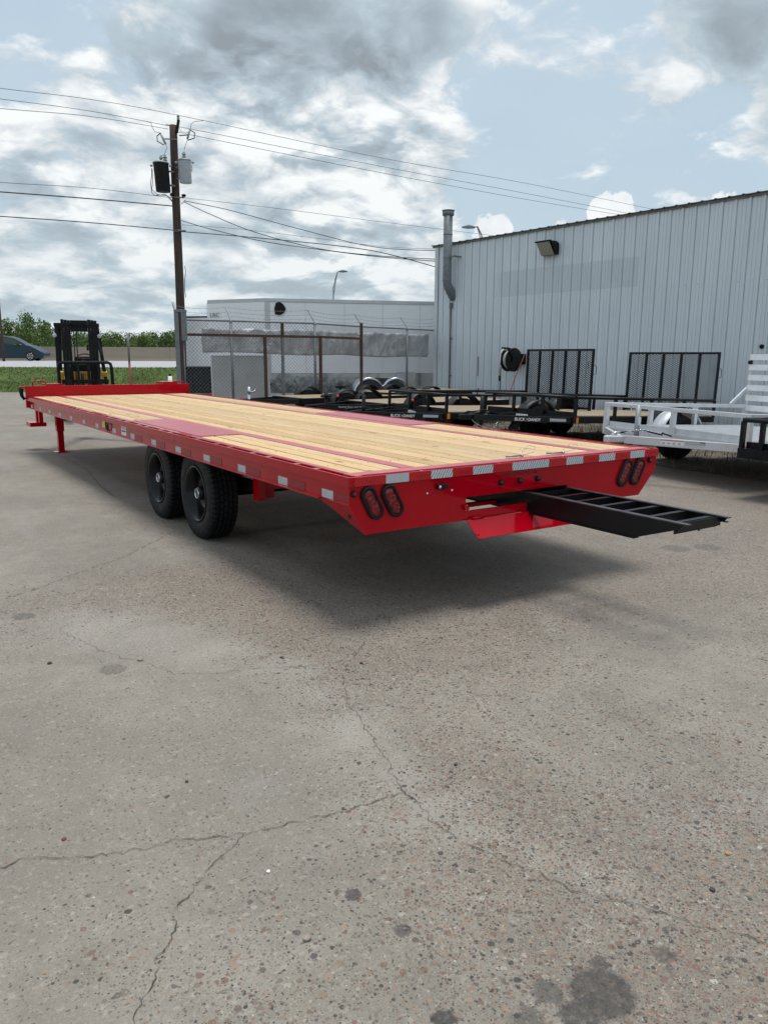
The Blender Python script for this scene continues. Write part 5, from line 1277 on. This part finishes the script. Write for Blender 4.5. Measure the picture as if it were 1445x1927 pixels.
def wire(label, pts, r, m_=WIRE, name='overhead_wire', grp='overhead wires strung past the utility pole', nseg=8):
    P = [atD(*p) for p in pts]; Q = []
    # smooth polyline through the surveyed points
    for i in range(len(P)-1):
        p0 = P[max(i-1, 0)]; p1 = P[i]; p2 = P[i+1]; p3 = P[min(i+2, len(P)-1)]
        for k in range(nseg):
            t = k/nseg; Q.append(.5*((2*p1)+(p2-p0)*t+(2*p0-5*p1+4*p2-p3)*t*t+(3*p1-p0-3*p2+p3)*t**3))
    Q.append(P[-1]); c = Q[0].copy()
    o = MB().tube([q_-c for q_ in Q], r, 5).build(name, m_); o.location = c; tag(o, label, 'wire', grp); return o
wire('topmost thin wire passing over the very top of the utility pole', [(-200, 140, 20), (0, 166, 22.6), (170, 187, 24.6), (336, 217, 27), (722, 298, 31), (1000, 347, 36), (1300, 409, 42)], .008, WIREG)
wire('second wire down from the top, just behind the pole head', [(-200, 162, 20), (0, 186, 22.6), (170, 209, 24.8), (325, 238, 27.3), (345, 240, 27.4), (722, 314, 31), (1000, 366, 36), (1250, 415, 41)], .008, WIREG)
wire('third wire down from the top, ending at the pole head', [(-200, 183, 20), (0, 204, 22.6), (170, 219, 24.8), (317, 243, 27)], .008, WIREG)
wire('third wire down on the right side, running over the metal building', [(333, 246, 27), (380, 258, 27.6), (722, 326, 31), (1000, 377, 36), (1220, 413, 41)], .008, WIREG)
wire('thin neutral wire reaching the pole below the black transformer', [(-200, 325, 20), (0, 343, 22.6), (170, 354, 24.8), (322, 372, 27)], .008, WIREG)
wire('thin neutral wire running right from the pole above the service drops', [(345, 372, 27), (520, 392, 28.5), (722, 418, 31), (900, 440, 34), (1000, 452, 36)], .007, WIREG)
wire('thick cable reaching the pole from the left below the neutral wire', [(-200, 346, 20), (0, 361, 22.6), (170, 374, 24.8), (328, 388, 27)], .017)
wire('lowest thick cable crossing the pole', [(-200, 394, 20), (0, 407, 22.6), (170, 419, 24.8), (335, 434, 26.8), (345, 436, 26.8), (500, 449, 27), (690, 470, 26), (822, 503, 25)], .014)
wire('upper service cable drooping from the pole to the building corner', [(347, 378, 27), (430, 395, 26.8), (560, 430, 26.2), (700, 464, 25.4), (825, 472, 24.9)], .011)
wire('second service cable drooping from the pole to the building corner', [(347, 380, 27), (400, 405, 26.9), (480, 437, 26.6), (600, 468, 26), (720, 482, 25.3), (825, 488, 24.9)], .012)
wire('third service cable leaving the pole lower down', [(342, 415, 27), (400, 432, 26.9), (500, 455, 26.5), (620, 472, 26), (720, 484, 25.3), (825, 492, 24.9)], .012)
wire('thin strand running nearly level to the building corner', [(343, 423, 27), (450, 431, 26.9), (600, 449, 26.2), (720, 464, 25.4), (825, 469, 24.9)], .006, WIREG)
def jump(par, pts, r=.008, nm='jumper_wire', m_=WIREG):
    MB().tube([atD(px, py, DP-.3)-par.location for px, py in pts], r, 5).build(nm, m_, par)
jump(up_, [(276, 229), (285, 231), (287, 240), (292, 248), (304, 251)]); jump(up_, [(383, 227), (365, 229), (360, 234), (358, 245)])
jump(up_, [(338, 240), (341, 248), (352, 249), (357, 251)]); jump(up_, [(312, 271), (315, 278), (310, 290), (305, 293)]); jump(up_, [(353, 263), (350, 272), (347, 282)])
jump(t1, [(286, 316), (286, 330), (284, 345), (286, 362), (292, 368), (312, 366), (325, 380)], .012, 'low_voltage_lead', WIRE); jump(t1, [(287, 318), (288, 340), (286, 356), (296, 366), (318, 369), (328, 384)], .010, 'low_voltage_lead', WIRE)
jump(t2, [(361, 311), (362, 320), (355, 330), (345, 332), (337, 331)], .010, 'low_voltage_lead', WIRE); jump(up_, [(341, 385), (346, 380), (350, 376)], .01)
jump(up_, [(348, 500), (350, 512), (348, 526), (348, 545), (350, 560)], .012)
for px, py in ((321, 366), (343, 368)): insul(up_, U(px, py, -.2), .06, .12, Vector((RH.x, RH.y, 0)), BLACKM)
MB().tube([U(322, 371, -.15), U(347, 372, -.15)], .02, 8).build('through_bolt', GALVD, up_); MB().tube([U(327, 434, -.16), U(350, 435, -.16)], .035, 8).build('cable_clamp', GALVD, up_)
# far poles and lamps
def street_lamp(label, px, pytop, D, arm_px, arm_py, dbl=False):
    b_ = atD(px, pytop, D); base = Vector((b_.x, b_.y, 0)); r = thing('street_lamp', label, 'street lamp', tuple(base), (0, 0, 0), 'tall street lamps beyond the yard')
    z1 = atD(px, pytop+18, D).z; MB().cyl((0, 0, 0), (0, 0, z1), .13, 10, .08).build('mast', GALVD, r)
    e = atD(arm_px, arm_py, D)-base
    MB().tube([(0, 0, z1-.3), Vector((0, 0, z1)).lerp(e, .35)+Vector((0, 0, .25)), Vector((0, 0, z1)).lerp(e, .75)+Vector((0, 0, .35)), e], .05, 8).build('arm', GALVD, r)
    MB().tube([(0, 0, z1-1.2), Vector((0, 0, z1)).lerp(e, .55)+Vector((0, 0, .1)), Vector((0, 0, z1)).lerp(e, .8)+Vector((0, 0, .3))], .035, 6).build('arm_brace', GALVD, r)
    sg = 1 if arm_px > px else -1
    MB().tube([e, e+RH*(.45*sg)+Vector((0, 0, .05)), e+RH*(.95*sg)], [.07, .16, .05], 8).build('lamp_head', GALVD, r)
street_lamp('tall street lamp standing beyond the white enclosed trailer', 627, 522, 90, 638, 511)
street_lamp('street lamp whose head shows over the roof of the metal building', 912, 440, 60, 893, 428)
a = atD(1, 600, 62); fp = thing('far_utility_pole', 'bare brown pole at the left edge beyond the van', 'pole', (a.x, a.y, 0))
MB().cyl((0, 0, 0), (0, 0, atD(1, 528, 62).z), .11, 10, .09).build('shaft', POLEW, fp)

# ------------------------------------------------------------------ minivan on the highway
g0 = at(84, 679.3, 2, ROADZ); DV = (g0-CAM).dot(FH); KV = DV/F_PX
van = thing('minivan', 'dark slate-blue minivan driving right along the highway', 'van', (g0.x, g0.y, ROADZ), (0, 0, math.atan2(E.y, E.x)))
def v(px, py): return ((px-84)*KV*1.02, (679.3-py)*KV)
low = [v(83.7, 665.7), v(82.5, 663.5), v(80.7, 662.0), v(76, 659), v(72.3, 657), v(64.7, 652.9), v(52.5, 649.6), v(48, 650), v(20, 648.5), v(-20, 647.5), v(-44, 647.5), v(-47, 655), v(-46, 672), v(-20, 674.3), v(48, 674.3), v(71, 675.6), v(82, 672.5), v(83.8, 669.5)]
WV = 1.90
def loft(sections, m_, name, par, bev=.0, smooth=False):
    n = len(sections[0][1]); vs = []
    for y, P in sections: vs += [(a, y, c) for a, c in P]
    fs = [tuple(range(n)), tuple(reversed(range((len(sections)-1)*n, len(sections)*n)))]
    for j in range(len(sections)-1): fs += [(j*n+i, j*n+(i+1) % n, (j+1)*n+(i+1) % n, (j+1)*n+i) for i in range(n)]
    return MB().add(vs, fs, smooth).build(name, m_, par, bev)
def shrink(P, f, cx_=-1.6, cz_=.8): return [(cx_+(a-cx_)*f, cz_+(c-cz_)*f) for a, c in P]
loft([(0, shrink(low, .94)), (.05, shrink(low, .985)), (.14, low), (WV-.14, low), (WV-.05, shrink(low, .985)), (WV, shrink(low, .94))], VANP, 'body', van)
cab = [v(56, 651), v(52.5, 649.2), v(42.6, 643.4), v(32.7, 637.5), v(22.8, 634.8), v(7.6, 633.4), v(-20, 634), v(-38, 636), v(-44, 648), v(-44, 652)]
def taper(P, top): return P
cs = []
for y, f in ((.10, .90), (.22, .975), (.32, 1.0), (WV-.32, 1.0), (WV-.22, .975), (WV-.10, .90)):
    zb = v(0, 651)[1]; cs.append((y, [(a, zb+(c-zb)*f) for a, c in cab]))
loft(cs, VANP, 'roof', van)
def quad(nm, P, y, m_, par=van): 
    mb = MB(); mb.prism(P, 1, y, y+.012); return mb.build(nm, m_, par)
quad('window', [v(47, 649.3), v(41, 645.2), v(33, 640.4), v(24, 637.6), v(15.3, 637.2), v(15.6, 648.4)], .085, mat('side_glass', (.05, .07, .05), .08))
quad('window', [v(11, 648.2), v(10, 636.8), v(-14, 636.8), v(-14, 647.5)], .085, GLASSD); quad('window', [v(-17, 647.5), v(-17, 637), v(-34, 638.5), v(-38, 647)], .085, GLASSD)
quad('door_seam', [v(13, 673), v(13.6, 673), v(13.6, 649), v(13, 649)], -.004, PRINTK); quad('door_seam', [v(46, 672), v(46.6, 672), v(49, 652), v(48.4, 652)], -.004, PRINTK)
quad('sill_trim', [v(-30, 674.5), v(48, 674.5), v(48, 672.8), v(-30, 672)], -.005, PRINTK); quad('headlight', [v(72.5, 657.8), v(77, 659.8), v(80.5, 663), v(76, 661.6)], .012, LGT)
quad('chrome_line', [v(46, 650), v(46, 649.4), v(-30, 648), v(-30, 648.5)], .06, CHROME)
MB().box(v(42, 0)[0], v(38, 0)[0]+.0, -.14, -.0, v(0, 653)[1], v(0, 649)[1]).build('mirror', PRINTK, van, .02)
for wx in (60.1, -22):
    c = v(wx, 670.8); rr = c[1]
    o = MB().lathe([(.05, -.11), (rr*.66, -.11), (rr*.95, -.10), (rr, -.06), (rr, .10), (.05, .11)], (0, 0, 0), 1, 32).build('wheel', RUBBER, van); o.location = (c[0], .10, rr)
    MB().lathe([(rr*.50, .0), (rr*.66, -.113), (rr*.60, -.120), (rr*.58, -.10)], (0, 0, 0), 1, 28).build('rim', CHROME, o)
    for k in range(5):
        t = 2*PI*k/5+.3
        for dt in (-.16, .16): MB().beam((.05*math.cos(t), -.118, .05*math.sin(t)), (rr*.62*math.cos(t+dt), -.118, rr*.62*math.sin(t+dt)), .02, .045, up=(0, 1, 0)).build('spoke', ALU, o)
    quad('wheel_arch', [(c[0]+rr*1.22*math.cos(t), rr+rr*1.22*math.sin(t)) for t in np.linspace(-.3, PI+.3, 18)], .0-.002, PRINTK)
    o2 = MB().lathe([(.05, -.10), (rr*.95, -.10), (rr, -.06), (rr, .10), (.05, .11)], (0, 0, 0), 1, 24).build('wheel', RUBBER, van); o2.location = (c[0], WV-.12, rr)

# ------------------------------------------------------------------ trees beyond the highway
def crown(seed, n, kind):
    rnd = random.Random(seed); nl = 9; lobes = []
    for i in range(nl):
        a = rnd.uniform(0, 2*PI); rr = rnd.uniform(0, .62); zz = rnd.uniform(.30, .86); lobes.append((rr*math.cos(a), rr*math.sin(a), zz, rnd.uniform(.20, .38)))
    lobes.append((0, 0, .84, .2)); lobes.append((.3, -.3, .25, .32)); lobes.append((-.35, -.25, .25, .32))
    vs = []; fs = []; mi = []
    for i in range(n):
        lx, ly, lz, lr = lobes[rnd.randrange(len(lobes))]
        d = Vector((rnd.gauss(0, 1), rnd.gauss(0, 1), rnd.gauss(0, 1))).normalized(); q_ = Vector((lx, ly, lz))+d*lr*(rnd.random()**.35)*(1+.28*noise.noise(d*2.5+Vector((seed, 0, 0))))
        if q_.z < .02: continue
        s = rnd.uniform(.016, .034); a = Vector((rnd.gauss(0, 1), rnd.gauss(0, 1), rnd.gauss(0, 1))).normalized(); c = a.cross(d).normalized() if abs(a.dot(d)) < .95 else Vector((1, 0, 0))
        a = (d*.35+a*.65).normalized(); c = a.cross(Vector((rnd.gauss(0, 1), rnd.gauss(0, 1), rnd.gauss(0, 1)))).normalized()
        k = len(vs); vs += [q_-a*s, q_+c*s*.6, q_+a*s, q_-c*s*.6]; fs.append((k, k+1, k+2, k+3)); mi.append(rnd.choices(range(4), (4, 3, 3, 1) if kind else (2, 1, 6, 0))[0])
    me = bpy.data.meshes.new('crown'); me.from_pydata(vs, [], fs)
    for m in LEAF: me.materials.append(m)
    me.polygons.foreach_set('material_index', mi); return me
CR = [crown(11+i, 5200, i != 2) for i in range(4)]
tm = MB().tube([(0, 0, -.02), (.02, 0, .2), (-.01, .02, .45), (.03, 0, .7)], [.035, .026, .018, .006], 7).tube([(-.005, .01, .35), (.15, .05, .55), (.25, .1, .7)], [.014, .009, .003], 5).tube([(0, .01, .3), (-.16, -.05, .5), (-.28, -.08, .62)], [.014, .009, .003], 5).mesh('trunk'); tm.materials.append(BARK)
trs = [(-30, 612, 84, 3.4, 0), (12, 600, 82, 3.2, 1), (52, 592, 86, 3.3, 0), (88, 606, 80, 2.8, 1), (120, 618, 88, 3.2, 2), (150, 624, 92, 3.6, 0), (172, 632, 84, 2.4, 3), (198, 627, 96, 3.6, 2), (222, 629, 86, 2.7, 3), (244, 627, 90, 2.9, 1), (266, 633, 84, 2.4, 3), (288, 627, 100, 3.8, 2), (312, 626, 92, 3.4, 2), (334, 622, 98, 3.8, 0), (362, 628, 104, 4.0, 2), (392, 622, 110, 4.4, 1), (430, 618, 106, 4.2, 0), (-70, 605, 88, 3.8, 1)]
names = ['first', 'second', 'third', 'fourth', 'fifth', 'sixth', 'seventh', 'eighth', 'ninth', 'tenth', 'eleventh', 'twelfth', 'thirteenth', 'fourteenth', 'fifteenth', 'sixteenth', 'seventeenth', 'eighteenth']
for k, (px, py, D, hw2, kd) in enumerate(sorted(trs)):
    p = atD(px, py, D); r = thing('leafy_tree', f'{names[k]} bushy green tree from the left in the row beyond the highway wall', 'tree', (p.x, p.y, 0), (0, 0, k*1.7), 'trees in a row beyond the highway wall')
    H = p.z
    for nm, me in (('crown', CR[kd]), ('trunk', tm)):
        o = bpy.data.objects.new(nm, me); COL.objects.link(o); o.parent = r; o.scale = (hw2, hw2, H)
# far line of scrub that reads as one mass
vs = []; fs = []
for i in range(16000):
    s_ = random.uniform(-60, 70); t_ = random.uniform(112, 124); hmax = 3.9+1.1*noise.noise(Vector((s_*.09, 2, 0)))+.7*noise.noise(Vector((s_*.35, 2, 0)))
    z_ = hmax*(random.random()**.8); q_ = Vector(st(s_, t_, z_)); a = Vector((random.gauss(0, 1), random.gauss(0, 1), random.gauss(0, 1))).normalized(); c = a.cross(Vector((random.gauss(0, 1), random.gauss(0, 1), random.gauss(0, 1)))).normalized(); s = random.uniform(.15, .34)
    k = len(vs); vs += [q_-a*s, q_+c*s*.6, q_+a*s, q_-c*s*.6]; fs.append((k, k+1, k+2, k+3))
me = bpy.data.meshes.new('far_scrub'); me.from_pydata(vs, [], fs); me.materials.append(LEAF[2]); me.materials.append(LEAF[0])
me.polygons.foreach_set('material_index', [random.randrange(2) for _ in fs]); o = bpy.data.objects.new('far_scrub', me); COL.objects.link(o); o['kind'] = 'stuff'; o['label'] = 'dark green scrub far beyond the highway'
